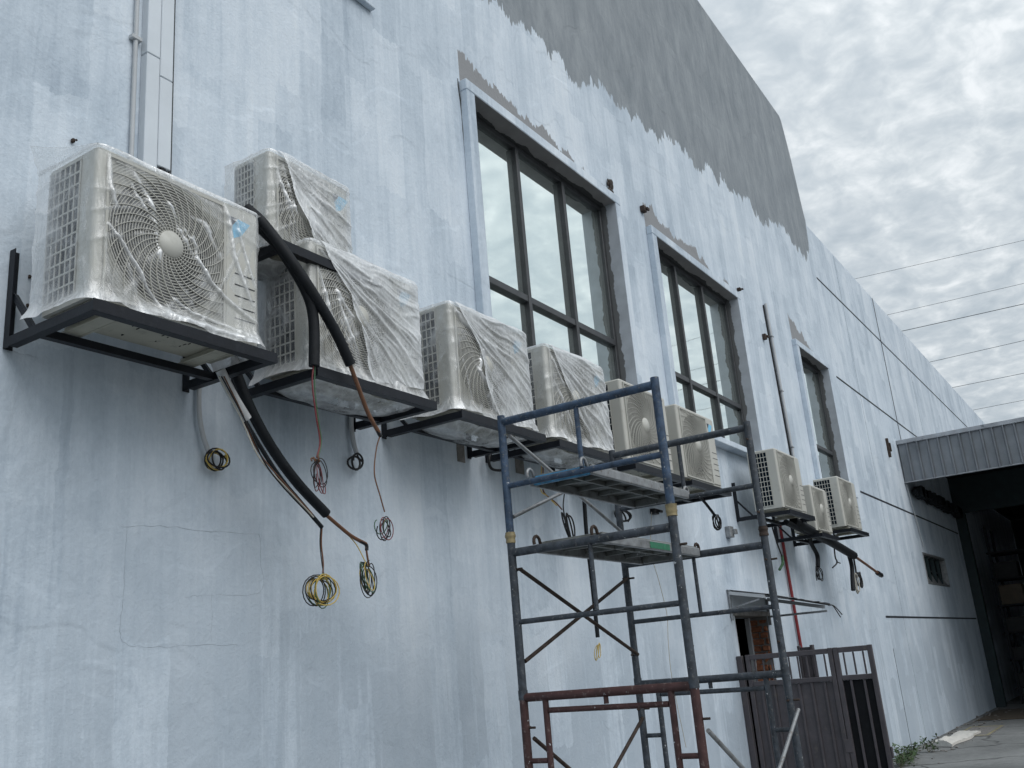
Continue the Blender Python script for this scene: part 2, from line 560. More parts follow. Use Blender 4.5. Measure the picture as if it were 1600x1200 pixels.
def ground_fn(gg):
    p = pos(gg)
    a = gg.noise(p, .55, 6, .6, .3)
    b = gg.noise(p, 9, 6, .7)
    t = gg.math('ADD', gg.math('MULTIPLY', a, .65), gg.math('MULTIPLY', b, .35))
    c = gg.ramp(t, [(.34, (.12, .125, .124)), (.5, (.195, .20, .198)), (.66, (.27, .275, .272))])
    v = gg.n('ShaderNodeTexVoronoi', feature='DISTANCE_TO_EDGE', ins={'Scale': .42})
    gg.t.links.new(gg.n('ShaderNodeVectorMath', operation='MULTIPLY_ADD', ins={0: gg.n('ShaderNodeTexNoise', ins={'Scale': 1.3, 'Detail': 5.0, 'Vector': p}).outputs['Color'], 1: (1.0, 1.0, 0), 2: p}).outputs[0], v.inputs['Vector'])
    ck = gg.math('SUBTRACT', 1.0, gg.sstep(v.outputs['Distance'], .0, .022))
    c = gg.mix(gg.math('MULTIPLY', ck, .75), c, (.035, .036, .034))
    h = gg.math('SUBTRACT', b, gg.math('MULTIPLY', ck, .8))
    return pbsdf(gg, c, .85, 0, gg.bump(h, .5, .02), .25)


GROUND = mat('cracked_concrete', ground_fn)


def film_fn(haze, rel, milky, gl=.30):
    def fn(gg):
        p = objc(gg)
        rot = gg.n('ShaderNodeMapping', ins={0: p, 'Rotation': (0, R(38), 0), 'Scale': (1.0, 1.0, .34)}).outputs[0]
        cr = gg.noise(rot, 15, 4, .6, 1.6)
        crr = gg.math('ABSOLUTE', gg.math('SUBTRACT', cr, .5))
        cr2 = gg.noise(gg.map(p, (1, 1, .6), (3, 1, 2)), 34, 4, .6, 1.0)
        cr2r = gg.math('ABSOLUTE', gg.math('SUBTRACT', cr2, .5))
        hgt = gg.math('ADD', crr, gg.math('MULTIPLY', cr2r, .30))
        nm = gg.bump(hgt, rel, .02)
        lw = gg.n('ShaderNodeLayerWeight', ins={'Blend': .22})
        cloud = gg.sstep(gg.noise(gg.map(p, (1, 1, 1), (8, 3, 1)), 3.6, 4, .6, .6), .38, .68)
        fold = gg.n('ShaderNodeAttribute', attribute_name='fold').outputs['Fac']
        line = gg.math('POWER', gg.math('SUBTRACT', 1.0, gg.math('MULTIPLY', crr, 9.0), clamp=True), 2.0)
        fac = gg.math('ADD', fold, haze)
        fac = gg.math('ADD', fac, gg.math('MULTIPLY', cloud, .15 + milky))
        fac = gg.math('ADD', fac, gg.math('MULTIPLY', line, .10 + milky * .5))
        fac = gg.math('ADD', fac, gg.math('MULTIPLY', lw.outputs['Facing'], .22), clamp=True)
        s1 = gg.n('ShaderNodeBsdfDiffuse', ins={'Color': (.93, .94, .95, 1), 'Normal': nm}).outputs[0]
        s2 = gg.n('ShaderNodeBsdfTranslucent', ins={'Color': (.93, .94, .95, 1), 'Normal': nm}).outputs[0]
        s3 = gg.n('ShaderNodeBsdfGlossy', ins={'Color': (.95, .96, .97, 1), 'Roughness': .24, 'Normal': nm}).outputs[0]
        body = gg.n('ShaderNodeMixShader', ins={0: .30, 1: s1, 2: s2}).outputs[0]
        body = gg.n('ShaderNodeMixShader', ins={0: gl, 1: body, 2: s3}).outputs[0]
        tr = gg.n('ShaderNodeBsdfTransparent', ins={'Color': (.97, .975, .975, 1)}).outputs[0]
        return gg.n('ShaderNodeMixShader', ins={0: fac, 1: tr, 2: body}).outputs[0]
    return fn


FILM = mat('clear_polythene_film', film_fn(.085, .55, .05))
FILM2 = mat('milky_polythene_film', film_fn(.15, .55, .12, .42))

# ------------------------------------------------------------------ setting: ground
tag(MB().grid(lambda u, v: (-300 + 700 * u, -300 + 600 * v, 0), 4, 4, False).build('ground', GROUND), kind='structure')

# ------------------------------------------------------------------ warehouse
bld = thing('warehouse_building', 'long warehouse with patchy white primer and old grey paint on its tall wall', 'building')


def at_rect(p1, p2, Y):
    a, b = at(*p1, Y), at(*p2, Y)
    return a, b


XL, XJ, XE = -9.0, 16.44, 40.0          # wall left end, step of the parapet, far end
ZLOW = 8.93
WINS = [(5.70, 8.17, 3.98, 6.12), (9.14, 11.63, 3.98, 6.09), (14.22, 15.80, 3.98, 6.06)]
DOOR = (10.02, 11.05, 0.0, 2.03)
VENT = (21.05, 23.45, 2.715, 3.35)
holes = WINS + [DOOR, VENT]


def top_z(x):
    return 11.74 - .0513 * x


def wall_mesh():
    mb = MB()
    xs = sorted({XL, XJ, XE, -4.0, 0.0, 4.0, 20.7, 26.3, 30.0, 35.0} | {h[0] for h in holes} | {h[1] for h in holes})
    zs = sorted({0.0, ZLOW} | {h[2] for h in holes} | {h[3] for h in holes})
    T = .25
    for i in range(len(xs) - 1):
        for j in range(len(zs) - 1):
            x0, x1, z0, z1 = xs[i], xs[i + 1], zs[j], zs[j + 1]
            cx, cz = (x0 + x1) / 2, (z0 + z1) / 2
            if any(h[0] < cx < h[1] and h[2] < cz < h[3] for h in holes):
                continue
            mb.add([(x0, 0, z0), (x1, 0, z0), (x1, 0, z1), (x0, 0, z1)], [(0, 1, 2, 3)])
            mb.add([(x0, T, z0), (x1, T, z0), (x1, T, z1), (x0, T, z1)], [(3, 2, 1, 0)])
    # tall part above the low parapet, its end slightly battered
    P = [(XL, ZLOW), (XJ, ZLOW), (16.37, 9.15), (16.17, 10.2), (16.10, 10.45), (15.97, 10.86), (15.90, top_z(15.9)), (XL, top_z(XL))]
    n = len(P)
    mb.add([(x, 0, z) for x, z in P], [tuple(range(n))])
    mb.add([(x, T, z) for x, z in P], [tuple(reversed(range(n)))])
    for k in range(1, n):
        a, b = P[k], P[(k + 1) % n]
        mb.add([(a[0], 0, a[1]), (a[0], T, a[1]), (b[0], T, b[1]), (b[0], 0, b[1])], [(0, 1, 2, 3)])
    mb.add([(XJ, 0, ZLOW), (XE, 0, ZLOW), (XE, T, ZLOW), (XJ, T, ZLOW)], [(0, 1, 2, 3)])
    mb.add([(XL, 0, 0), (XL, T, 0), (XL, T, ZLOW), (XL, 0, ZLOW)], [(0, 1, 2, 3)])
    mb.add([(XE, 0, 0), (XE, T, 0), (XE, T, ZLOW), (XE, 0, ZLOW)], [(3, 2, 1, 0)])
    return mb


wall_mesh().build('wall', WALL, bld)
# body of the building behind the wall: back, ends and roof, so that it is dark inside
mb = MB()
mb.box((XL, 16, 0), (XE, 16.25, 8.6)).box((XL, .26, 0), (XL + .25, 15.99, 8.59)).box((XE - .25, .26, 0), (XE, 15.99, 8.59))
mb.box((XL + .01, .255, 8.61), (XE - .01, 16.2, 8.8))
mb.build('roof_and_rear', SHEDK, bld)

# recessed joints of the newer panels
for z, x0, x1 in ((7.917, 16.46, 39.9), (6.096, 16.56, 39.9), (4.105, 16.72, 26.2), (2.052, 16.86, 26.2)):
    MB().box((x0, -.004, z - .016), (x1, .01, z + .016)).build('wall_groove', SEAM, bld)
MB().box((21.22, -.004, 5.6), (21.27, .01, ZLOW - .002)).build('wall_groove', SEAM, bld)
for x, z0, z1 in ((18.15, .1, 8.9), (16.95, .05, 1.55), (24.2, .1, 8.9)):
    w_ = .013 if x == 16.95 else .006
    MB().box((x, -.003, z0), (x + w_, .01, z1)).build('wall_joint', SEAM if x == 16.95 else CRACK, bld)


def crack(pts, r=.0022, m=CRACK):
    r = r * .36 if m == CRACK else r
    pp = smooth_path([at(x, y, -.0005) for x, y in pts], 6)
    pp = [p + Vector((random.uniform(-.005, .005), 0, random.uniform(-.005, .005))) for p in pp]
    MB().tube(pp, [r * random.uniform(.5, 1.3) for _ in pp], 4).build('wall_crack', m, bld)


crack([(190, 822), (250, 822), (330, 830), (405, 834)])
crack([(198, 830), (192, 930), (188, 985), (200, 1008), (260, 1010), (330, 1008), (372, 1006)])
crack([(405, 834), (408, 880), (405, 926), (330, 930), (290, 932)], .0016)
crack([(330, 930), (331, 1000)], .0014)
crack([(715, 123), (722, 190), (729, 270), (735, 330), (742, 420), (746, 480)], .007, GAP_AND_SHADOW)
crack([(1027, 470), (1032, 520), (1040, 580)], .004, GAP_AND_SHADOW)
crack([(5, 545), (30, 552), (60, 560)], .0018)

# window surrounds, reveals, frames
for wi, (x0, x1, z0, z1) in enumerate(WINS):
    b = .11
    P = .07
    s = MB()
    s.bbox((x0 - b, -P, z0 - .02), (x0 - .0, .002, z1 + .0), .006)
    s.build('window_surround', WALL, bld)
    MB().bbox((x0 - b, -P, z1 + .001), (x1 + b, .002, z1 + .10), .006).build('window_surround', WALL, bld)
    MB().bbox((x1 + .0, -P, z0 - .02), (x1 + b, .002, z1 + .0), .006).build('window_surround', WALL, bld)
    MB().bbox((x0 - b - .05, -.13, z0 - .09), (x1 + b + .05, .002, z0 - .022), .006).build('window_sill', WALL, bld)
    e = .002
    yb = .24
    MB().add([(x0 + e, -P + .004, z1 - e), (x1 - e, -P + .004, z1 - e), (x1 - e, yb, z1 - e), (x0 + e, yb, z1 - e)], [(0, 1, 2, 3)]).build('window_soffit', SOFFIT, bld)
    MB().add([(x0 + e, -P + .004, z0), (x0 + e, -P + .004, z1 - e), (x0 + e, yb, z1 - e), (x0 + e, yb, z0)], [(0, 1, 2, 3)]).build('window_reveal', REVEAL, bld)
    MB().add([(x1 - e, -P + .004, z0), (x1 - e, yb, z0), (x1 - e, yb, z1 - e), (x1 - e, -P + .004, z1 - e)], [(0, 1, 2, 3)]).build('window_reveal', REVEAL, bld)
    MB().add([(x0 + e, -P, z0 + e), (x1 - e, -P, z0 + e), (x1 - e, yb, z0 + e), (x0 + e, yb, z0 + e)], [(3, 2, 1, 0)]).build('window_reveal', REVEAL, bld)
    f0, f1 = .095, .155
    t = .05
    X0, X1, Z0, Z1 = x0 + .004, x1 - .004, z0 + .004, z1 - .004
    fr = MB()
    fr.bbox((X0, f0, Z1 - t), (X1, f1, Z1)).bbox((X0, f0, Z0), (X1, f1, Z0 + t))
    fr.bbox((X0, f0, Z0 + t + .001), (X0 + t, f1, Z1 - t - .001)).bbox((X1 - t, f0, Z0 + t + .001), (X1, f1, Z1 - t - .001))
    win = fr.build('window', ALU, bld)
    zt = at(828, 468, .09).z
    nb = 3 if wi < 2 else 1
    mulls = {0: [at(807, 230, .08).x, at(879, 284, .08).x], 1: [at(1055, 420, .08).x, at(1097, 450, .08).x], 2: []}[wi]
    MB().bbox((X0 + t + .001, f0 - .008, zt - .03), (X1 - t - .001, f1, zt + .03)).build('transom', ALU, win)
    edges = [X0 + t] + mulls + [X1 - t]
    for mx in mulls:
        MB().bbox((mx - .023, f0 - .016, Z0 + t + .001), (mx + .023, f1 + .003, Z1 - t - .001)).build('mullion', ALU, win)
    for k in range(len(edges) - 1):
        for (a, c) in ((Z0 + t, zt - .03), (zt + .03, Z1 - t)):
            ty = random.uniform(-.0015, .0015)
            pm = MB().box((edges[k] - .01, f0 + .035 + ty, a - .01), (edges[k + 1] + .01, f0 + .043 + ty, c + .01))
            pm.build('pane', GLASS, win)

# upper window whose lower corner just enters the picture
c_ = at(579, 17, 0)
hx, hz = c_.x, c_.z
MB().bbox((hx - 1.25, -.05, hz - .012), (hx, -.001, hz + .02), .005).build('window_sill', WALL, bld)
fr = MB().bbox((hx - 1.18, -.05, hz + .021), (hx - .07, -.001, hz + .065)).bbox((hx - 1.18, -.05, hz + 1.2), (hx - .07, -.001, hz + 1.245))
fr.bbox((hx - 1.18, -.05, hz + .066), (hx - 1.13, -.001, hz + 1.199)).bbox((hx - .12, -.05, hz + .066), (hx - .07, -.001, hz + 1.199))
uw = fr.build('window', ALU, bld)
MB().box((hx - 1.129, -.02, hz + .067), (hx - .121, -.012, hz + 1.198)).build('pane', GLASS, uw)

# louvred vent far along the wall
x0, x1, z0, z1 = VENT
fr = MB().bbox((x0 + .002, -.012, z1 - .05), (x1 - .002, .10, z1 - .002)).bbox((x0 + .002, -.012, z0 + .002), (x1 - .002, .10, z0 + .05))
fr.bbox((x0 + .002, -.012, z0 + .051), (x0 + .06, .10, z1 - .051)).bbox((x1 - .06, -.012, z0 + .051), (x1 - .002, .10, z1 - .051))
vent = fr.build('vent', GALV, bld)
MB().box((x0 + .05, .16, z0 + .04), (x1 - .05, .17, z1 - .04)).build('vent_backing', SHEDK, vent)
for k in range(3):
    xx = x0 + (x1 - x0) * (k + 1) / 4
    MB().bbox((xx - .035, .02, z0 + .052), (xx + .035, .09, z1 - .052)).build('vent_post', SHED, vent)
for k in range(4):
    xx = x0 + (x1 - x0) * (k + .5) / 4
    MB().prism([(z0 + .06, .03), (z0 + .07, .03), (z0 + .33, .13), (z0 + .32, .13)], 0, xx - .2, xx + .2).build('vent_flap', GALV, vent)
# prism above gave (x, z, y) order: swap y and z of those flaps
for o in vent.children:
    if o.name.startswith('vent_flap'):
        for v in o.data.vertices:
            v.co.y, v.co.z = v.co.z, v.co.y

# door opening: rough brick jamb, lintel, dark frame
x0, x1, z0, z1 = DOOR
jamb = MB().box((x1 + .002, .004, 0), (x1 + .12, .26, z1)).build('door_jamb', MORTAR, bld)
random.seed(11)
zz = .02
row = 0
while zz < z1 - .06:
    ys = [(.01, .105), (.118, .215)] if row % 2 else [(.01, .06), (.072, .215)]
    for a, b in ys:
        q = random.uniform(.0, .035)
        mbk = MB().bbox((x1 - .03 + q, a + random.uniform(0, .012), zz), (x1 + .06, b - random.uniform(0, .012), zz + .062), .008)
        mbk.v = [(p[0] + random.uniform(-.012, .012), p[1] + random.uniform(-.008, .008), p[2] + random.uniform(-.007, .007)) for p in mbk.v]
        mbk.build('brick', BRICK, jamb)
    zz += .071
    row += 1
MB().bbox((x1 - .045, .20, 0), (x1 - .001, .255, z1 - .002)).build('door_frame', CONDUIT, bld)
MB().bbox((x0 + .001, .0, 0), (x0 + .02, .24, z1 - .002)).build('door_reveal', CONDUIT, bld)
MB().bbox((x0 - .04, -.03, z1 + .0), (x1 + .02, .20, z1 + .05)).build('door_lintel', MORTAR, bld)
MB().bbox((x0 - .03, -.012, z1 + .052), (x1 - .04, .001, z1 + .225)).build('door_fascia', TRUNK, bld)

# ------------------------------------------------------------------ air conditioners
AW, AH, AD = .865, .67, .33
FC = (.351, .335)
FR = .287


def rounded_plan(w, d, r, n=5):
    P = []
    for cx, cy, a0 in ((w - r, r, -90), (w - .008, d - .008, 0), (.008, d - .008, 90), (r, r, 180)):
        rr = r if cy == r else .008
        for k in range(n + 1):
            a = R(a0 + 90 * k / n)
            P.append((cx + rr * math.cos(a), cy + rr * math.sin(a)))
    return P


def casing(w, h, d, fc, fr, r=.022):
    mb = MB()
    P = rounded_plan(w, d, r)
    n = len(P)
    vs = [(x, y, 0) for x, y in P] + [(x, y, h - .012) for x, y in P]
    cx, cy = w / 2, d / 2
    vs += [(cx + (x - cx) * (1 - .02), cy + (y - cy) * (1 - .05), h) for x, y in P]
    fs = []
    for i in range(n):
        j = (i + 1) % n
        # the flat front (from last arc point to first) is left open for the pierced plate
        if i == n - 1:
            fs.append((i + n, j + n, j + 2 * n, i + 2 * n))
            continue
        fs.append((i, j, j + n, i + n))
        fs.append((i + n, j + n, j + 2 * n, i + 2 * n))
    fs.append(tuple(range(2 * n, 3 * n)))
    fs.append(tuple(reversed(range(n))))
    mb.add(vs, fs, False)
    # front plate with round opening
    x0, x1, z0, z1 = r, w - r, 0, h - .012
    N = 72
    ang = sorted([2 * math.pi * k / N for k in range(N)] + [math.atan2(b - fc[1], a - fc[0]) % (2 * math.pi) for a in (x0, x1) for b in (z0, z1)])
    inn, out = [], []
    for a in ang:
        c, s_ = math.cos(a), math.sin(a)
        inn.append((fc[0] + fr * c, 0, fc[1] + fr * s_))
        t = min([(((x1 if c > 0 else x0) - fc[0]) / c) if abs(c) > 1e-9 else 1e9, (((z1 if s_ > 0 else z0) - fc[1]) / s_) if abs(s_) > 1e-9 else 1e9])
        out.append((fc[0] + t * c, 0, fc[1] + t * s_))
    m = len(ang)
    rec = [(x, .07, z) for x, _, z in inn]
    mb.add(inn + out + rec, [(i, i + m, (i + 1) % m + m, (i + 1) % m) for i in range(m)] + [(i, (i + 1) % m, (i + 1) % m + 2 * m, i + 2 * m) for i in range(m)])
    return mb


def fan_guard(fc, hw, z0, z1, step, fr, nspoke=30):
    mb = MB()
    th = .0032

    def inside(x, z):
        return abs(x) < hw and z0 - fc[1] < z < z1 - fc[1]

    def Y(r):
        return -.006 - .016 * max(0, 1 - (r / (fr * 1.35)) ** 2)
    rr = .062
    N = 84
    while rr < fr * 1.40:
        for k in range(N):
            a0, a1 = 2 * math.pi * k / N, 2 * math.pi * (k + 1) / N
            am = (a0 + a1) / 2
            if not inside(rr * math.cos(am), rr * math.sin(am)):
                continue
            q = []
            for a in (a0, a1):
                for (dr, dy) in ((0, 0), (th, .0), (th, .0032), (0, .0032)):
                    q.append((fc[0] + (rr + dr) * math.cos(a), Y(rr) + dy, fc[1] + (rr + dr) * math.sin(a)))
            mb.add(q, [(0, 4, 5, 1), (1, 5, 6, 2), (0, 3, 7, 4)])
        rr += step
    for s_ in range(nspoke):
        a0 = 2 * math.pi * s_ / nspoke
        prev = None
        for k in range(15):
            r0 = .05 + (fr * 1.38 - .05) * k / 14
            a = a0 + 1.15 * (r0 / fr) ** .8
            p = (fc[0] + r0 * math.cos(a), Y(r0) - .0025, fc[1] + r0 * math.sin(a))
            if prev and inside(p[0] - fc[0], p[2] - fc[1]):
                v = Vector((p[0] - prev[0], 0, p[2] - prev[2])).normalized()
                nx, nz = -v[2] * .0015, v[0] * .0015
                mb.add([(prev[0] - nx, prev[1], prev[2] - nz), (prev[0] + nx, prev[1], prev[2] + nz), (p[0] + nx, p[1], p[2] + nz), (p[0] - nx, p[1], p[2] - nz),
                        (prev[0] - nx, prev[1] + .007, prev[2] - nz), (prev[0] + nx, prev[1] + .007, prev[2] + nz), (p[0] + nx, p[1] + .007, p[2] + nz), (p[0] - nx, p[1] + .007, p[2] - nz)],
                       [(0, 3, 2, 1), (0, 4, 7, 3), (1, 2, 6, 5)])
            prev = p
    # rim
    for a, b in (((fc[0] - hw - .012, z0 - .012), (fc[0] - hw, z1 + .012)), ((fc[0] + hw, z0 - .012), (fc[0] + hw + .012, z1 + .012))):
        mb.box((a[0], -.011, a[1]), (b[0], -.0005, b[1]))
    mb.box((fc[0] - hw + .0005, -.011, z1), (fc[0] + hw - .0005, -.0005, z1 + .012)).box((fc[0] - hw + .0005, -.011, z0 - .012), (fc[0] + hw - .0005, -.0005, z0))
    return mb


def disc(mb, c, r, y0, y1, n=32, dome=.0):
    vs = [(c[0] + r * math.cos(2 * math.pi * k / n), y0, c[1] + r * math.sin(2 * math.pi * k / n)) for k in range(n)]
    vs += [(c[0] + r * .93 * math.cos(2 * math.pi * k / n), y1, c[1] + r * .93 * math.sin(2 * math.pi * k / n)) for k in range(n)]
    vs.append((c[0], y1 - dome, c[1]))
    mb.add(vs, [(k, (k + 1) % n, (k + 1) % n + n, k + n) for k in range(n)] + [(k + n, (k + 1) % n + n, 2 * n) for k in range(n)], True)
    return mb


def make_ac(w, h, d, fc, fr, name='air_conditioner'):
    """meshes of one outdoor unit, origin at its lower left front corner"""
    parts = []
    parts.append(('casing', casing(w, h, d, fc, fr).mesh('casing'), CREAM))
    hw = min(fc[0] - .055, fr * 1.06)
    parts.append(('fan_guard', fan_guard(fc, hw, .022, h - .035, .0126, fr).mesh('fan_guard'), CREAM2))
    parts.append(('fan_hub', disc(MB(), fc, .062, -.020, -.029, 36, .003).mesh('fan_hub'), CREAM))
    cav = disc(MB(), fc, fr - .002, .068, .066, 40)
    parts.append(('fan_cavity', cav.mesh('fan_cavity'), DARK))
    fan = MB()
    for k in range(3):
        a0 = 2 * math.pi * k / 3 + .5

        def bl(u, v, a0=a0):
            r0 = .05 + (fr - .075) * u
            a = a0 + .25 * u + (v - .5) * (1.15 - .2 * u)
            return (fc[0] + r0 * math.cos(a), .058 - .030 * v, fc[1] + r0 * math.sin(a))
        fan.grid(bl, 6, 5)
    parts.append(('fan', fan.mesh('fan'), FANP))
    # side louvre: dark fins behind a grid of bars
    y0, y1, z0, z1 = .105, d - .012, .035, h - .03
    parts.append(('condenser_coil', MB().box((-.002, y0, z0), (.01, y1, z1)).mesh('condenser_coil'), COIL))
    gr = MB()
    nc, nr = 6, 11
    for k in range(nc + 1):
        yy = y0 + (y1 - y0) * k / nc
        gr.box((-.0062, yy - .0030, z0 - .004), (-.0021, yy + .0030, z1 + .004))
    for k in range(nr + 1):
        zz = z0 + (z1 - z0) * k / nr
        gr.box((-.0068, y0 - .003, zz - .0036), (-.0022, y1 + .003, zz + .0036))
    parts.append(('side_grille', gr.mesh('side_grille'), CREAM))
    # groove of the corner post and right-hand service panel
    xs = fc[0] + hw + .016
    parts.append(('service_panel', MB().bbox((xs, -.008, .015), (w - .030, -.0006, h - .022), .003).mesh('service_panel'), CREAM))
    lv = MB()
    for k in range(5):
        lv.box((xs + .05, -.0105, .10 + k * .055), (w - .034, -.0082, .104 + k * .055))
    parts.append(('service_louvre', lv.mesh('service_louvre'), GAP_AND_SHADOW))
    # printed mark on the service panel
    zt = h - .075
    xa = xs + .012
    parts.append(('printed_mark', MB().add([(xa + .030, -.0088, zt - .10), (xa + .075, -.0088, zt - .075), (xa + .128, -.0088, zt), (xa + .055, -.0088, zt + .005), (xa + .018, -.0088, zt - .045)], [(0, 1, 2, 3, 4)]).mesh('printed_mark'), LOGO))
    parts.append(('printed_mark', MB().add([(xa + .000, -.0089, zt + .006), (xa + .052, -.0089, zt + .006), (xa + .018, -.0089, zt - .046)], [(2, 1, 0)]).mesh('printed_mark'), LOGOD))
    # base pan and feet
    bp = MB().bbox((.02, .03, -.012), (w - .02, d - .02, -.0005), .004)
    parts.append(('base_pan', bp.mesh('base_pan'), PAN))
    sl = MB()
    random.seed(5)
    for k in range(14):
        sx = random.choice((.30, .33, .45, .48, .60)) + random.uniform(-.02, .02)
        sy = random.uniform(.08, d - .08)
        sl.box((sx, sy, -.0145), (sx + .004, sy + random.uniform(.006, .022), -.0125))
    parts.append(('drain_slots', sl.mesh('drain_slots'), DARK))
    for fx in (.11, w - .17):
        ft = MB().bbox((fx, -.012, -.04), (fx + .06, d + .012, -.0125), .003).box((fx - .012, -.010, -.04), (fx - .0005, d + .01, -.035)).box((fx + .0605, -.010, -.04), (fx + .072, d + .01, -.035))
        parts.append(('foot', ft.mesh('foot'), PAN))
    return parts


BIG = make_ac(AW, AH, AD, FC, FR)
SMALL = make_ac(.68, .56, .28, (.275, .28), .225)
TINY = make_ac(.59, .52, .26, (.24, .26), .20)


def place_ac(kit, loc, label, skip=()):
    t = thing('air_conditioner', label, 'air conditioner', loc, 'outdoor air conditioner units on the wall')
    for nme, me, m in kit:
        if nme in skip:
            continue
        if not me.materials:
            me.materials.append(m)
        o = bpy.data.objects.new(nme, me)
        col.objects.link(o)
        o.parent = t
    return t


YF = -.55
ZB = 3.152
UX = [2.085, 3.290, 4.471, 5.591, 6.750, 7.852, 10.552, 13.105]
ULAB = ['large film-wrapped air conditioner, nearest and leftmost on the wall',
        'film-wrapped air conditioner with black hoses passing down in front of it',
        'film-wrapped air conditioner on the bracket just left of the scaffold top',
        'film-wrapped air conditioner behind the blue scaffold guard rail',
        'bare cream air conditioner just behind the outer blue scaffold post',
        'bare cream air conditioner below the middle large window',
        'bare cream air conditioner first of the three units right of the scaffold',
        'bare cream air conditioner farthest along, below the narrow window']
for k, (x, lb) in enumerate(zip(UX, ULAB)):
    place_ac(BIG, (x, YF, ZB), lb, ('printed_mark',) if k in (4, 6, 7) else ())
place_ac(SMALL, (11.83, -.52, 3.0), 'smaller cream air conditioner tucked low between two larger ones', ('printed_mark',))
TX, TY, TZ = 3.105, -.46, 3.775
place_ac(TINY, (TX, TY, TZ), 'small film-wrapped air conditioner mounted above the others')


# ------------------------------------------------------------------ brackets
def bracket_parts(wd, reach, up):
    """angle-iron bracket: two wall uprights, two arms with braces, two rails"""
    P = []
    for k, x in enumerate((0.0, wd)):
        P.append(('upright', MB().box((x, -.004, -.045), (x + .004, -.044, up)).box((x + .0045, -.004, -.045), (x + .04, -.008, up))))
        P.append(('arm', MB().box((x - .001, -.045, -.042), (x + .0035, -reach, .0)).box((x + .004, -.045, -.004), (x + .04, -reach + .04, .0)).box((x + .004, -.045, -.042), (x + .038, -reach + .04, -.038))))
        a, b = Vector((x + .02, -.03, .19)), Vector((x + .02, -.20, -.015))
        P.append(('brace', MB().tube([a, b], .015, 4, True, False)))
    P.append(('front_rail', MB().box((-.002, -reach - .001, -.043), (wd + .042, -reach - .006, .006)).box((.0, -reach, -.043), (wd + .04, -reach + .04, -.039))))
    P.append(('rear_rail', MB().box((.042, -.232, -.040), (wd - .002, -.236, -.006)).box((.042, -.231, -.038), (wd - .002, -.196, -.034))))
    return [(n_, m_.mesh(n_)) for n_, m_ in P]


BRK = bracket_parts(.90, .612, .40)
BRS = bracket_parts(.70, .57, .34)


def place_bracket(kit, loc, label):
    t = thing('wall_bracket', label, 'bracket', loc, 'angle iron brackets under the air conditioners')
    for nme, me in kit:
        if not me.materials:
            me.materials.append(IRON)
        o = bpy.data.objects.new(nme, me)
        col.objects.link(o)
        o.parent = t


BL = ['black angle iron bracket under the leftmost wrapped air conditioner', 'black angle iron bracket under the wrapped unit crossed by two hoses',
      'black angle iron bracket just left of the top of the scaffold', 'black angle iron bracket behind the scaffold guard rail under the last wrapped unit',
      'black angle iron bracket under the bare unit behind the outer scaffold post', 'black angle iron bracket under the bare unit below the middle window',
      'black angle iron bracket under the first unit right of the scaffold', 'black angle iron bracket under the farthest unit']
for x, lb in zip(UX, BL):
    place_bracket(BRK, (x - .028, 0, ZB - .042), lb)
place_bracket(BRS, (11.80, 0, 2.957), 'black angle iron bracket under the smaller low unit')
place_bracket([(n_, m_) for n_, m_ in BRS], (TX - .03, 0, TZ - .042), 'black angle iron bracket under the small raised unit, mostly hidden')


# ------------------------------------------------------------------ polythene covers
def ridge(v):
    return max(0.0, 1 - abs(v) * 3.2) ** 2


def set_fold(o, fn):
    at_ = o.data.attributes.new('fold', 'FLOAT', 'POINT')
    at_.data.foreach_set('value', [fn(v.co) for v in o.data.vertices])


def seg_dist(px_, pz_, line):
    best = 9.0
    tt = 0.0
    n_ = len(line) - 1
    for i in range(n_):
        ax, az = line[i]
        bx, bz = line[i + 1]
        ux, uz = bx - ax, bz - az
        k = max(0.0, min(1.0, ((px_ - ax) * ux + (pz_ - az) * uz) / (ux * ux + uz * uz + 1e-9)))
        dd = math.hypot(px_ - ax - ux * k, pz_ - az - uz * k)
        if dd < best:
            best, tt = dd, (i + k) / n_
    return best, tt


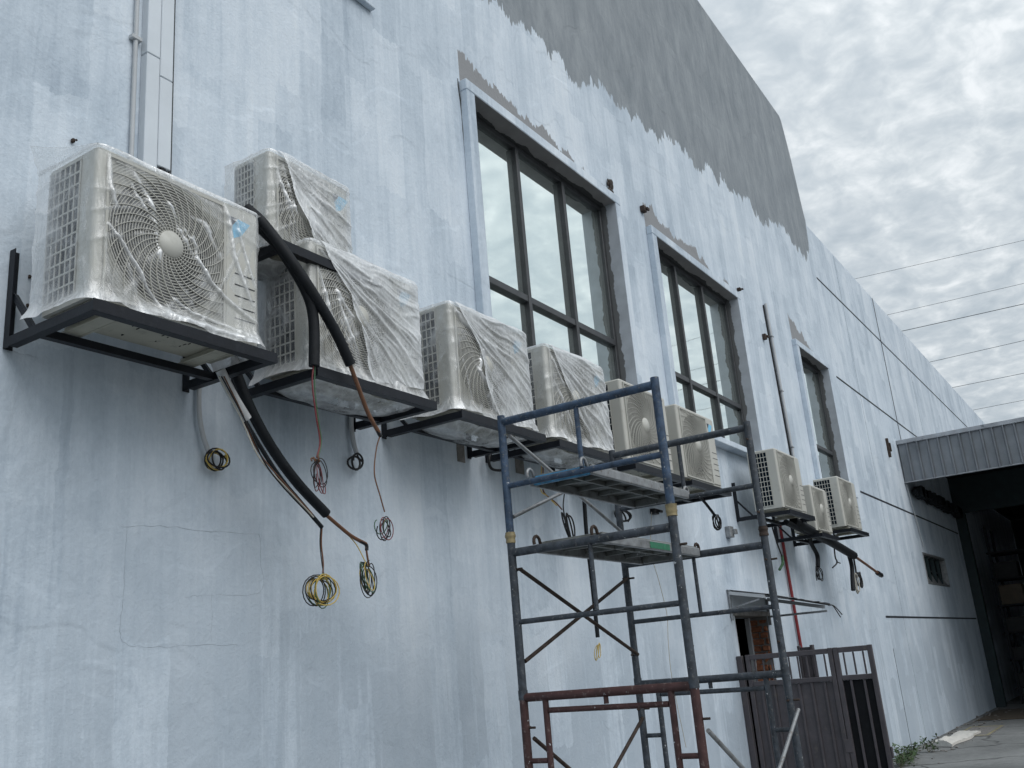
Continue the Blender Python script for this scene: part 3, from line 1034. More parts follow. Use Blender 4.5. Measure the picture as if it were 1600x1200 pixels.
def cover(w, h, d, loc, seed, label, loose=False, flap=False, hem=.0, creases=()):
    e = .008
    rnd = random.Random(seed)
    ox, oy = rnd.uniform(0, 50), rnd.uniform(0, 50)
    r = .030
    back = d + .05
    lines = [(list(c), wd, am) for c, wd, am in creases]
    for k in range(5 if creases else 8):    # slack creases pulled from the upper left corner
        x0, z0 = rnd.uniform(.02, .45) * w, h * rnd.uniform(.55, 1.0)
        a = R(rnd.uniform(35, 75))
        ln = []
        for q in range(5):
            ln.append((x0, z0))
            st = rnd.uniform(.05, .11)
            x0 += math.cos(a) * st
            z0 -= math.sin(a) * st
            a += rnd.uniform(-.25, .12)
        lines.append((ln, rnd.uniform(.004, .008), rnd.uniform(.004, .012)))
    seg = [(-e, back), (-e, r)] + [(-e + (r + e) * (1 - math.cos(R(a))), r - (r + e) * math.sin(R(a))) for a in (20, 45, 70)] + [(r, -e), (w - r, -e)] + \
          [(w - r + (r + e) * math.sin(R(a)), r - (r + e) * math.cos(R(a))) for a in (20, 45, 70)] + [(w + e, r), (w + e, back)]
    L = [0]
    for a, b in zip(seg, seg[1:]):
        L.append(L[-1] + math.hypot(b[0] - a[0], b[1] - a[1]))

    def per(u):
        s_ = u * L[-1]
        for i in range(len(seg) - 1):
            if s_ <= L[i + 1] + 1e-9:
                t = (s_ - L[i]) / (L[i + 1] - L[i])
                a, b = seg[i], seg[i + 1]
                return a[0] + (b[0] - a[0]) * t, a[1] + (b[1] - a[1]) * t
        return seg[-1]

    def outn(x, y):
        n_ = Vector((x - min(max(x, r), w - r), y - max(y, r), 0))
        return n_.normalized() if n_.length > 1e-6 else Vector((0, -1, 0))

    fold = []

    def side(u, v):
        x, y = per(u)
        n_ = outn(x, y)
        hz = hem + .03 * noise.noise(Vector((u * 9 + ox, oy, 0)))
        z = (h + e) - v * (h + e + .012 + hz)
        disp, fo = 0.0, 0.0
        if y < r:                           # front
            rad, th = math.hypot(x, h - z), math.atan2(h - z, x + 1e-4)
            rg = ridge(noise.noise(Vector((th * 8 + ox, oy, rad * .9)))) * min(1, rad * 2.2)
            disp += rg * (.013 if loose else .006)
            fo += rg * .10
            rad, th = math.hypot(w - x, h - z), math.atan2(h - z, w - x + 1e-4)
            rg = ridge(noise.noise(Vector((th * 7 + ox, oy + 7, rad)))) * min(1, rad * 2.2)
            disp += rg * .007
            fo += rg * .08
            for ln, wd, am in lines:
                dd, tt = seg_dist(x, z, ln)
                if dd < wd * 4:
                    k = max(0, 1 - dd / (wd * 3.2)) * math.sin(math.pi * min(1, .08 + tt * .9)) ** .5
                    disp += am * k
                    fo += .62 * max(0, 1 - dd / (wd * 2.6)) ** 1.1 * math.sin(math.pi * min(1, .08 + tt * .86)) ** .6
            disp += .004 * noise.noise(Vector((x * 7 + ox, z * 4, oy)))
        else:
            rg = ridge(noise.noise(Vector((y * 5 + ox, z * 7 + y * 4, oy))))
            disp += .008 * rg + .008 * abs(noise.noise(Vector((y * 4 + ox, z * 3, oy + 3)))) + .05 * max(0, (y - d * .6))
            fo += .16 * rg + .50 * max(0, (y - d * .60) / (back - d * .60)) ** 1.2
        edge = max(0, 1 - v / .026)
        fo += .85 * edge                    # taut upper edge
        fl = max(0, (v - .87) / .13)
        disp += .052 * fl ** 1.5 * (.75 + .5 * noise.noise(Vector((u * 14, ox, 1))))
        fo += .30 * fl ** 2 + .35 * ridge(noise.noise(Vector((u * 26 + v * 6, ox, 4)))) * fl
        fold.append(min(1.0, fo))
        return Vector((x, y, z)) + n_ * disp

    mb = MB().grid(side, 230, 90, True)

    def top(u, v):
        x, y = -e + (w + 2 * e) * u, -e + (back + e) * v
        z = h + e + .005 * noise.noise(Vector((x * 6 + ox, y * 6, oy))) + .008 * ridge(noise.noise(Vector((x * 4 + y * 7 + ox, oy, 0))))
        k = min(u * w, (1 - u) * w, v * back)
        fold.append(.35 * max(0, 1 - k / .015))
        return (x, y, z - .010 * max(0, 1 - k / .03))
    mb.grid(top, 60, 24, True)
    if flap:
        c0 = Vector((0, 0, h + .008))
        c1 = at(47, 228, -.14) - Vector(loc)
        c2 = Vector((-.02, back, h - .02))

        def fl_(u, v):
            p_ = c0.lerp(c1.lerp(c2, v), u)
            fold.append(.16 + .5 * max(0, 1 - v / .07) + .3 * max(0, (u - .93) / .07))
            return p_ + Vector((.008 * noise.noise(Vector((u * 6, v * 5, ox))), 0, -.012 * math.sin(math.pi * u) * (1 - v)))
        mb.grid(fl_, 24, 14, True)
    o = mb.build('plastic_cover', FILM, None, loc)
    at_ = o.data.attributes.new('fold', 'FLOAT', 'POINT')
    at_.data.foreach_set('value', fold)
    tag(o, label, 'plastic cover', 'polythene film over the air conditioners')
    if loose:
        fold2 = []

        def lay(u, v):                      # second, slack layer over the right part of the front
            z = (h + .016) - v * (h + .03 - .05 * u)
            left = .06 + (.46 + .05 * math.sin(v * 7 + ox)) * (v ** .9) + .05 * noise.noise(Vector((v * 4, ox, oy)))
            left = min(left, .78)
            x = w * (left + (1.02 - left) * u)
            th, rad = math.atan2(h - z, x + 1e-4), math.hypot(x, h - z)
            wq = noise.noise(Vector((x * 4, z * 4, ox)))
            rg = ridge(noise.noise(Vector((th * 5.5 + oy + wq * .35, ox, rad * 1.1))))
            rg2 = ridge(noise.noise(Vector((th * 13 + oy + wq * .6, ox + 5, rad * 2.2))))
            rg3 = ridge(noise.noise(Vector((th * 30 + wq * 1.5, oy, rad * 5))))
            am = min(1, rad * 2) * min(1, (1.02 - u) * 7)
            y = -.026 - (.014 * rg + .007 * rg2 + .002 * rg3) * am - .005 * noise.noise(Vector((x * 5 + oy, z * 4, ox)))
            y = min(y, -.019)
            y -= .024 * max(0, 1 - u * 8) * v
            if v < .04:
                y += .016 * (1 - v / .04)
            if u > .94:
                y += ((u - .94) / .06) ** 2 * .06
            f_ = .26 * rg + .18 * rg2 + .14 * rg3 + .14 * u + .40 * max(0, 1 - u * 14) + .35 * max(0, 1 - v * 22) + .18 * max(0, noise.noise(Vector((u * 3, v * 3, ox + 9)))) + .25 * max(0, v - .85) / .15
            fold2.append(min(1, f_))
            return (x, y, z + .008 * noise.noise(Vector((u * 8, v * 3, ox))))
        fold3 = []

        def under(u, v):                    # loose hem sagging below the base
            x, y = -.01 + (w + .02) * u, .05 + (back - .05) * v
            fold3.append(.10 + .25 * ridge(noise.noise(Vector((u * 7 + ox, v * 4, 2)))) + .3 * max(0, 1 - min(v, 1 - v) * 14))
            return (x, y, -.055 - .05 * math.sin(math.pi * u) ** .7 * math.sin(math.pi * v) - .014 * noise.noise(Vector((x * 9 + ox, y * 9, oy))))
        un_ = MB().grid(under, 50, 24, True).build('loose_hem', FILM, o)
        at_ = un_.data.attributes.new('fold', 'FLOAT', 'POINT')
        at_.data.foreach_set('value', fold3)
        sl_ = MB().grid(lay, 110, 90, True).build('slack_layer', FILM2, o)
        at_ = sl_.data.attributes.new('fold', 'FLOAT', 'POINT')
        at_.data.foreach_set('value', fold2)
    return o


def front_px(i, pts):
    lc = Vector((UX[i], YF, ZB))
    return [((at(x, y, YF - .01) - lc).x, (at(x, y, YF - .01) - lc).z) for x, y in pts]


CR1 = [(front_px(0, [(171, 243), (172, 285), (178, 312), (184, 322)]), .006, .014), (front_px(0, [(170, 350), (190, 380), (217, 424), (228, 450), (250, 482), (265, 492)]), .005, .018),
       (front_px(0, [(300, 370), (308, 405), (325, 438), (350, 465), (380, 490), (402, 506)]), .006, .016), (front_px(0, [(352, 322), (358, 350), (366, 400), (380, 440), (395, 478)]), .006, .014),
       (front_px(0, [(290, 335), (320, 350), (330, 375), (345, 402)]), .008, .010), (front_px(0, [(270, 467), (300, 490), (340, 505), (398, 530)]), .004, .012),
       (front_px(0, [(240, 488), (290, 505), (345, 520), (400, 540)]), .008, .020), (front_px(0, [(368, 345), (378, 380), (390, 420), (400, 450)]), .004, .010)]
CR3 = [(front_px(2, [(706, 478), (740, 520), (752, 545), (748, 580), (765, 605), (770, 640), (785, 650)]), .010, .02)]
cover(AW, AH, AD, (UX[0], YF, ZB), 3, 'clear wrinkled plastic film over the nearest and leftmost air conditioner', flap=True, hem=.008, creases=CR1)
cover(AW, AH, AD, (UX[1], YF, ZB), 9, 'clear plastic film bunched over the air conditioner behind the black hoses', loose=True, hem=.02)
cover(AW, AH, AD, (UX[2], YF, ZB), 14, 'slack plastic film over the air conditioner left of the scaffold top', loose=True, hem=.01, creases=CR3)
cover(AW, AH, AD, (UX[3], YF, ZB), 21, 'slack plastic film over the unit behind the scaffold guard rail', loose=True, hem=.01)
cover(.59, .52, .26, (TX, TY, TZ), 27, 'milky plastic film hanging over the small raised air conditioner', loose=True, hem=.03)

# ------------------------------------------------------------------ trunking and pipes on the wall
t = thing('cable_trunking', 'white two-lane trunking rising up the wall above the nearest unit', 'trunking', (2.66, 0, 4.2))
MB().bbox((0, -.055, -.35), (.079, -.001, .62), .004).bbox((0, -.055, .623), (.079, -.001, 4.2), .004).build('cover', TRUNK, t)
MB().bbox((.082, -.055, .0), (.160, -.001, .52), .004).bbox((.082, -.055, .523), (.160, -.001, 4.2), .004).build('cover', TRUNK, t)
MB().box((.161, -.040, -.02), (.176, -.001, 4.2)).build('shadow_edge', GAP_AND_SHADOW, t)  # dark strip painting in the shadow beside the trunking
MB().tube(smooth_path([(.12, -.03, .03), (.125, -.035, -.03), (.15, -.06, -.09), (.18, -.1, -.2)], 5), .022, 10).build('pipe_tail', FOAM, t)
t = thing('conduit_pipe', 'thin cream conduit running up the wall left of the white trunking', 'conduit', (2.615, 0, 4.0))
MB().tube([(0, -.018, 0), (0, -.018, 4.2)], .012, 10).build('tube', CONDUIT, t)
MB().bbox((-.03, -.034, .88), (.03, -.001, .905), .003).build('clip', CONDUIT, t)

t = thing('wall_pipe', 'galvanised pipe strapped up the wall between the middle and narrow windows', 'pipe', (12.95, 0, 4.2))
MB().tube([(.13, -.03, -.35), (.06, -.03, 1.0), (0, -.03, 2.2)], .021, 10).build('tube', CONDUIT, t)
MB().tube([(.085, -.012, -.3), (.015, -.012, 1.0), (-.045, -.012, 2.17)], .010, 6).build('side_cable', WK, t)
for zz in (.1, .9, 1.7):
    MB().bbox((.115 - zz * .052 - .04, -.055, zz), (.115 - zz * .052 + .04, -.001, zz + .018), .003).build('strap', GALV, t)

t = thing('red_pipe', 'thin red pipe running down the wall below the right-hand units', 'pipe', (11.98, 0, 0))
MB().tube([(-.005, -.03, 3.16), (.03, -.03, 2.2), (.06, -.03, 1.4), (.08, -.03, .3)], .019, 10).build('tube', REDPIPE, t)


# ------------------------------------------------------------------ hanging hoses and wires
def px(pts):
    return smooth_path([at(*p) for p in pts], 8)


def wire_thing(name, label, cat, base, group=None):
    return thing(name, label, cat, base, group)


def add_tube(t, name, pts, r, m, n=8):
    loc = t.location
    MB().tube([Vector(p) - loc for p in pts], r, n).build(name, m, t)


def loops(t, name, c, Y, rx, rz, turns, m, r=.0028, seed=0, tilt=0.0):
    rnd = random.Random(seed)
    P0 = at(c[0], c[1], Y)
    pts = []
    steps = 18
    ph = rnd.uniform(0, 6)
    for k in range(int(turns * steps) + 1):
        a = 2 * math.pi * k / steps + ph
        lap = k / steps
        ax = rx * (1 + .22 * math.sin(lap * 2.7 + seed))
        az = rz * (1 + .18 * math.sin(lap * 3.9 + seed * 2))
        x = ax * math.cos(a)
        z = az * math.sin(a)
        y = .020 * math.sin(a * .5 + seed) + .012 * math.sin(lap * 5)
        pts.append(P0 + Vector((x * math.cos(tilt) - z * math.sin(tilt) + .004 * math.sin(lap * 7), y, x * math.sin(tilt) + z * math.cos(tilt))))
    add_tube(t, name, pts, r, m, 5)


WGRP = 'loose cables hanging below the units'
# bundle under the nearest unit
t = wire_thing('hose_bundle', 'thick black sleeved hose slanting down from under the nearest unit, ending in wire coils', 'hose', at(360, 590, -.3), WGRP)
add_tube(t, 'sleeve', px([(366, 575, -.3), (392, 640, -.3), (425, 700, -.3), (465, 755, -.3), (510, 803, -.3)]), [.026] * 33, FOAM, 12)
add_tube(t, 'white_wrap', px([(344, 578, -.33), (362, 615, -.325), (386, 655, -.322)]), .024, TAPEW, 10)
add_tube(t, 'thin_sleeve', px([(372, 640, -.315), (430, 735, -.32), (470, 785, -.32), (503, 824, -.32)]), .011, FOAM, 8)
add_tube(t, 'wire', px([(342, 588, -.35), (375, 650, -.35), (405, 715, -.35), (450, 765, -.345), (490, 808, -.335)]), .004, WW, 6)
add_tube(t, 'wire', px([(346, 588, -.36), (382, 655, -.36), (412, 720, -.355), (440, 758, -.35), (485, 806, -.335)]), .004, WK, 6)
add_tube(t, 'wire', px([(350, 588, -.355), (378, 645, -.355), (402, 703, -.352), (446, 757, -.35), (488, 803, -.335)]), .0035, WB, 6)
add_tube(t, 'wire', px([(503, 824, -.32), (502, 850, -.31), (505, 880, -.31), (504, 902, -.31)]), .0045, WB, 6)
add_tube(t, 'wire', px([(501, 824, -.32), (500, 850, -.31), (503, 880, -.31), (507, 902, -.31)]), .003, WK, 6)
loops(t, 'yellow_coil', (504, 922), -.31, .075, .065, 6, WY, .0030, 1)
loops(t, 'black_coil', (496, 922), -.30, .078, .066, 4, WK, .0030, 2)
loops(t, 'dark_coil', (502, 924), -.295, .065, .072, 3, WG, .0028, 3)
add_tube(t, 'wire', px([(508, 803, -.3), (530, 822, -.3), (550, 838, -.3), (572, 850, -.3)]), .010, WB, 7)
add_tube(t, 'wire', px([(507, 805, -.29), (535, 828, -.28), (556, 850, -.29), (572, 880, -.3)]), .0030, WY, 6)
add_tube(t, 'taped_end', px([(562, 845, -.3), (572, 851, -.3), (573, 860, -.3)]), .010, WK, 7)
add_tube(t, 'wire', px([(572, 855, -.3), (574, 870, -.3), (577, 885, -.3)]), .006, WB, 6)
loops(t, 'black_coil', (575, 905), -.30, .040, .082, 5, WK, .0028, 4, .12)
loops(t, 'green_coil', (573, 902), -.29, .034, .072, 3, WG, .0028, 5, .25)
loops(t, 'orange_coil', (574, 903), -.31, .030, .070, 2, WY, .0024, 6, .1)

t = wire_thing('sleeved_hoses', 'two thick black hoses arching from behind the nearest unit over the next one', 'hose', at(404, 355, -.45), WGRP)
add_tube(t, 'hose', px([(380, 335, -.40), (405, 355, -.46), (440, 392, -.56), (478, 455, -.625), (490, 500, -.632), (491, 572, -.635)]), .027, FOAM, 12)
add_tube(t, 'hose', px([(385, 325, -.43), (412, 350, -.50), (450, 400, -.61), (490, 460, -.66), (525, 520, -.67), (548, 570, -.67)]), .027, FOAM, 12)
add_tube(t, 'wire', px([(490, 570, -.635), (488, 600, -.63), (494, 650, -.62), (500, 690, -.61), (495, 715, -.61)]), .0045, WR, 6)
add_tube(t, 'wire', px([(492, 570, -.635), (492, 610, -.63), (498, 660, -.62), (502, 690, -.61), (497, 716, -.61)]), .0035, WG, 6)
loops(t, 'dark_coil', (498, 740), -.61, .038, .060, 4, WK, .0024, 8, .2)
loops(t, 'red_coil', (498, 748), -.60, .030, .066, 2.5, WR, .0024, 9, .1)
loops(t, 'knot', (495, 718), -.61, .014, .014, 3, WB, .004, 10)
add_tube(t, 'wire_bundle', px([(547, 570, -.67), (560, 605, -.66), (575, 645, -.65), (592, 676, -.65)]), .011, WB, 8)
add_tube(t, 'taped_end', px([(584, 660, -.65), (592, 677, -.65), (595, 682, -.65)]), .010, WK, 8)
add_tube(t, 'wire', px([(594, 680, -.65), (588, 702, -.64), (585, 740, -.64), (594, 775, -.64), (601, 800, -.64)]), .0038, WB, 6)
loops(t, 'red_coil', (603, 825), -.64, .046, .052, 2, WR, .0026, 11)
loops(t, 'dark_coil', (602, 826), -.635, .046, .050, 2.6, WK, .0030, 12)
loops(t, 'green_coil', (598, 822), -.63, .026, .034, 1.5, WG, .0026, 13, .6)

t = wire_thing('capped_conduit', 'pale conduit on the wall under the nearest unit ending in a yellow-black coil', 'conduit', at(313, 600, -.03), WGRP)
add_tube(t, 'tube', px([(312, 580, -.03), (311, 640, -.03), (317, 680, -.03), (326, 706, -.035)]), .012, CONDUIT, 8)
loops(t, 'yellow_coil', (338, 719), -.05, .050, .045, 3, WY, .0040, 14)
loops(t, 'black_coil', (338, 718), -.055, .050, .046, 4, WK, .0045, 15)

t = wire_thing('capped_conduit', 'pale conduit below the second bracket ending in a small black coil', 'conduit', at(550, 650, -.03), WGRP)
add_tube(t, 'tube', px([(549, 640, -.03), (549, 665, -.03), (552, 690, -.03), (557, 708, -.035)]), .014, CONDUIT, 8)
add_tube(t, 'wire', px([(557, 706, -.035), (560, 715, -.05), (567, 722, -.05)]), .006, WK, 6)
loops(t, 'black_coil', (556, 722), -.05, .055, .040, 2.2, WK, .0065, 16)

t = wire_thing('cable_loop', 'short black cable loop behind the near scaffold post', 'cable', at(766, 705, -.05), WGRP)
add_tube(t, 'cable', px([(768, 705, -.08), (764, 720, -.08), (768, 732, -.08), (780, 735, -.08), (790, 733, -.08)]), .010, WK, 8)

t = wire_thing('cable_drop', 'orange and black wires hanging under the unit behind the guard rail', 'cable', at(842, 715, -.3), WGRP)
add_tube(t, 'wire', px([(838, 712, -.3), (848, 725, -.28), (848, 760, -.26), (852, 772, -.25), (868, 785, -.25), (878, 796, -.25)]), .0055, WB, 6)
add_tube(t, 'wire', px([(842, 713, -.3), (846, 730, -.28), (845, 765, -.26), (855, 775, -.25), (870, 790, -.25)]), .004, WY, 6)
add_tube(t, 'wire', px([(882, 770, -.2), (880, 790, -.2), (882, 806, -.2)]), .005, WK, 6)
loops(t, 'black_coil', (888, 823), -.2, .030, .10, 4, WK, .0065, 17, .25)

t = wire_thing('pipe_tail', 'thin black sleeved pipe hanging inside the scaffold with a frayed end', 'pipe', at(912, 770, -.3), WGRP)
add_tube(t, 'sleeve', px([(912, 770, -.3), (917, 840, -.29), (925, 910, -.28), (934, 996, -.28)]), .016, FOAM, 8)
loops(t, 'wire_end', (935, 1018), -.28, .016, .055, 3, WY, .0028, 18, -.1)

t = wire_thing('cable_coil', 'black cable coil hanging below the bare unit under the middle window', 'cable', at(1094, 778, -.4), WGRP)
add_tube(t, 'cable', px([(1092, 774, -.42), (1102, 786, -.4), (1113, 800, -.38), (1117, 806, -.38)]), .014, FOAM, 8)
loops(t, 'black_coil', (1121, 816), -.38, .064, .064, 4.5, WK, .0070, 19)
t = wire_thing('cable_loop', 'small black cable loop on the wall beside the inner far scaffold post', 'cable', at(970, 800, -.05), WGRP)
loops(t, 'black_coil', (972, 806), -.06, .10, .05, 2.5, WK, .0085, 20)

t = wire_thing('thin_wire', 'long thin pale wire dangling down the wall behind the scaffold', 'wire', at(1020, 870, -.05))
add_tube(t, 'wire', px([(1018, 800, -.06), (1017, 860, -.06), (1030, 910, -.06), (1042, 960, -.06), (1044, 1000, -.06), (1050, 1060, -.06), (1072, 1168, -.06)]), .0035, WW, 5)

t = wire_thing('hose_bundle', 'black pipe bundle slanting out from under the three right-hand units with a bare copper tail', 'hose', at(1250, 818, -.45), WGRP)
add_tube(t, 'sleeve', px([(1240, 814, -.40), (1262, 826, -.45), (1290, 842, -.45), (1334, 868, -.45)]), .055, FOAM, 10)
add_tube(t, 'sleeve', px([(1228, 816, -.38), (1270, 836, -.42), (1300, 850, -.43)]), .035, FOAM, 10)
add_tube(t, 'copper_tail', px([(1332, 867, -.45), (1352, 881, -.45), (1374, 897, -.45)]), .018, WB, 8)
add_tube(t, 'cap', px([(1371, 895, -.45), (1377, 899, -.45)]), .035, WK, 8)
add_tube(t, 'cable', px([(1326, 865, -.42), (1331, 885, -.40), (1332, 905, -.40), (1333, 922, -.40)]), .030, FOAM, 8)
add_tube(t, 'wire', px([(1333, 868, -.42), (1337, 890, -.40), (1338, 902, -.40)]), .012, WK, 6)
loops(t, 'wire_coil', (1343, 906), -.40, .085, .095, 4, WK, .008, 22)
loops(t, 'wire_coil', (1338, 912), -.40, .04, .12, 3, WW, .008, 23)
t = wire_thing('cable_coil', 'black cable with a round coil below the smaller low unit', 'cable', at(1264, 834, -.3), WGRP)
add_tube(t, 'cable', px([(1262, 832, -.3), (1268, 850, -.25), (1277, 868, -.22), (1278, 886, -.22)]), .028, FOAM, 8)
loops(t, 'wire_coil', (1279, 896), -.22, .075, .085, 4, WK, .006, 24)
t = wire_thing('cable_tail', 'short thin cable tail split at its end below the farthest unit', 'cable', at(1303, 850, -.2), WGRP)
add_tube(t, 'cable', px([(1303, 850, -.2), (1305, 870, -.2), (1308, 879, -.2), (1301, 887, -.2)]), .010, WK, 6)
add_tube(t, 'cable', px([(1307, 878, -.2), (1313, 880, -.2)]), .008, WK, 6)
t = wire_thing('cable_tail', 'thin cable with a green-yellow end beside the red pipe', 'cable', at(1208, 825, -.1), WGRP)
add_tube(t, 'cable', px([(1206, 822, -.1), (1213, 845, -.1), (1222, 870, -.1)]), .009, WK, 6)
add_tube(t, 'green_end', px([(1222, 868, -.1), (1223, 880, -.1), (1218, 890, -.1)]), .018, WG, 6)


# small fixings left in the wall
def small(name, label, cat, m, xy, sz, Y=0):
    p = at(*xy, 0)
    o = MB().bbox((-sz[0] / 2, -sz[1], -sz[2] / 2), (sz[0] / 2, -.001, sz[2] / 2), .004)
    o.bbox((sz[0] * .1, -sz[1] * 1.5, -sz[2] * .2), (sz[0] * .8, -sz[1] - .0005, sz[2] * .25), .003)
    return tag(o.build(name, m, None, p), label, cat)


small('wall_anchor', 'dark metal stub in the wall above the nearest wrapped unit', 'fixing', RUST, (112, 221), (.016, .02, .022))
small('wall_anchor', 'dark bent stub in the wall above the middle window corner', 'fixing', RUST, (1002, 328), (.07, .05, .07))
small('wall_anchor', 'small dark bolt at the upper right of the middle window', 'fixing', RUST, (1152, 453), (.05, .05, .04))
small('wall_anchor', 'rusty bolt in the wall beside the nearest bracket upright', 'fixing', RUST, (45, 433), (.013, .012, .018))
small('wall_anchor', 'lower rusty bolt beside the nearest bracket', 'fixing', RUST, (42, 478), (.013, .012, .018))
small('junction_box', 'small grey box on the wall below the middle bare units', 'box', GALV, (1136, 832), (.11, .06, .12))
small('socket_box', 'small black box on the wall inside the scaffold bay', 'box', WK, (1019, 800), (.10, .05, .05))
small('wall_anchor', 'rusty iron hook in the wall left of the shed canopy', 'fixing', RUST, (1386, 700), (.05, .05, .38))
small('wall_anchor', 'dark red stub in the wall between the middle window and the strapped pipe', 'fixing', RUST, (1192, 527), (.06, .05, .08))
p = at(950, 288, 0)
o = MB()
rn = random.Random(4)
for k in range(16):
    a = Vector((rn.uniform(-.06, .06), -.012, rn.uniform(-.10, .06)))
    q = rn.uniform(.018, .04)
    o.add([a + Vector((math.cos(t_) * math.sin(f2) * q * .8, math.cos(f2) * q * .45 - .004, math.sin(t_) * math.sin(f2) * q * 1.2)) for f2 in (.4, 1.2, 2.0, 2.8) for t_ in [2 * math.pi * z_ / 7 for z_ in range(7)]],
          [(r2 * 7 + c2, r2 * 7 + (c2 + 1) % 7, (r2 + 1) * 7 + (c2 + 1) % 7, (r2 + 1) * 7 + c2) for r2 in range(3) for c2 in range(7)] + [tuple(range(7)), tuple(range(27, 20, -1))])
tag(o.build('bird_nest', NEST, None, p), 'dark hole with nest debris at the corner above the large left window', 'nest')
for xy, w_, h_, lb in (((719, 700), .09, .20, 'grey unpainted strip on the wall left of the near scaffold post'), ((811, 722), .12, .18, 'beige unpainted strip on the wall right of the near scaffold post')):
    p = at(*xy, 0)
    o = MB().bbox((-w_ / 2, -.004, -h_ / 2), (w_ / 2, -.001, h_ / 2), .001).build('bare_patch', MORTAR, None, p)
    tag(o, lb, 'wall patch')

# ------------------------------------------------------------------ scaffold tower
XA, XB, YI, YO = 4.17, 5.44, -1.06, -1.96
sc = thing('scaffold_tower', 'worn blue, grey and red tube scaffold tower standing by the wall', 'scaffold', (XA, YI, 0))
O = Vector((XA, YI, 0))


def sct(name, a, b, r, m, n=12):
    return MB().tube([Vector(a) - O, Vector(b) - O], r, n).build(name, m, sc)


PR, RR, SR = .0212, .0212, .0135
for X, top_m, base_m in ((XA, BLUE, RED), (XB, STEEL, STEEL)):
    for Y in (YI, YO):
        sct('post', (X, Y, .04), (X, Y, 1.515), PR, base_m)
        sct('post', (X, Y, 1.516), (X, Y, 2.285), PR, STEEL)
        sct('post', (X, Y, 2.286), (X, Y, 2.93), PR, top_m)
        pts_ = [Vector((X, Y, 2.255 + .055 * q / 7)) - O for q in range(8)]
        MB().tube(pts_, [PR + .002 + random.uniform(0, .006) for q in range(8)], 9).build('coupling', TAPEY if X == XA else RUST, sc)
        sct('coupling', (X, Y, 1.49), (X, Y, 1.535), PR + .003, STEEL)
        sct('base_plate', (X, Y, .0), (X, Y, .012), .07, GALV)
        sct('base_jack', (X, Y, .012), (X, Y, .20), .016, GALV)
        for zz in (2.82, 2.39, 2.12, 1.67, 1.36, .75):
            s_ = -1 if X == XA else 1
            sct('lock_pin', (X + .0, Y + (.0), zz), (X + (.045 if X == XA else -.045), Y + .0, zz), .006, RUST, 6)
            sct('lock_pin', (X, Y, zz), (X, Y - .055 if Y == YO else Y - .055, zz), .006, RUST, 6) if zz in (1.36, 2.12) else None
    e = PR * .7
    for z_, m_, r_ in ((2.895, top_m, RR), (2.55, top_m, SR + .002), (2.205, STEEL, RR), (1.86, STEEL, SR), (1.50, base_m, RR)):
        sct('rail', (X, YI - e, z_), (X, YO + e, z_), r_, m_)
    sct('stay', (X, -1.515, 2.565), (X, -1.515, 2.875), .013, top_m)
    sct('stay', (X, -1.515, 1.872), (X, -1.515, 2.185), .011, STEEL)
    sct('inner_rail', (X, -1.205, 1.435), (X, -1.83, 1.43), SR, base_m)
    for Y in (-1.185, -1.845):
        sct('inner_post', (X, Y, .20), (X, Y, 1.485), .0155, base_m)
    sct('stay', (X, -1.515, 1.448), (X, -1.515, 1.48), .012, base_m)
    for zz in (1.21, .82, .44):
        sct('rung', (X, YI - e, zz), (X, -1.172, zz), .0125, base_m)
        sct('rung', (X, -1.858, zz), (X, YO + e, zz), .0125, base_m)
for Y, zs, m_ in ((YI, (2.82, 2.39), GALV), (YI, (2.12, 1.67), GALV), (YO, (1.31, .62), GALV), (YI, (1.31, .62), GALV)):
    dy = .03 if Y == YI else -.03
    for k, (za, zb) in enumerate((zs, zs[::-1])):
        mm = RUST if (Y == YI and zs[0] < 2.2) else m_
        y_ = Y - .03 + k * .016 if Y == YI else Y - .03 - k * .016
        sct('brace', (XA + .02, y_, za), (XB - .02, y_, zb), .0105, mm, 8)


def plank(z, y0, y1, label, mark):
    t = thing('scaffold_plank', label, 'plank', (XA, (y0 + y1) / 2, z), 'steel planks laid on the scaffold')
    L = XB - XA
    h = (y0 - y1) / 2
    MB().bbox((.045, -h, -.004), (L - .045, h, .004), .002).build('deck', PLANK, t)
    for s_ in (-1, 1):
        MB().bbox((.04, s_ * h - .012, -.052), (L - .04, s_ * h + .012, -.0045), .004).build('side_rail', GALV, t)
    for x in (.035, L - .060):
        MB().bbox((x, -h + .014, -.050), (x + .025, h - .014, -.0045), .003).build('end_rail', CYANP if (mark == 'blue' and x < .1) else PLANK, t)
    for k in range(1, 5):
        x = .04 + (L - .08) * k / 5
        MB().bbox((x - .008, -h + .0125, -.030), (x + .008, h - .0125, -.0045), .002).build('rib', PLANK, t)
    MB().bbox((.062, -.008, -.028), (L - .062, .008, -.0046), .002).build('rib', PLANK, t)
    for x, sg in ((.0, 1), (L, -1)):
        for s_ in (-1, 1):
            pts = []
            for k in range(9):
                a = R(-60 + 230 * k / 8)
                pts.append((x + sg * math.sin(a) * -.030 * -1 * (1) * (-1 if False else 1), s_ * (h - .02), .0 + .030 * math.cos(a)))
            pts = [(x + sg * .05, s_ * (h - .02), -.02)] + [(x + sg * .029 * math.cos(R(a)), s_ * (h - .02), .029 * math.sin(R(a))) for a in range(0, 211, 30)]
            MB().tube(pts, .0085, 6).build('hook', RUST if mark == 'green' else GALV, t)
    if mark == 'green':
        MB().box((.33, h + .0125, -.045), (.62, h + .0145, -.012)).build('paint_mark', GREENP, t)
        MB().box((.55, -h - .0145, -.045), (.80, -h - .0125, -.012)).build('paint_mark', GREENP, t)
        MB().box((.0345, -.02, -.045), (.0325, h - .05, -.012)).build('paint_mark', GREENP, t)
    return t


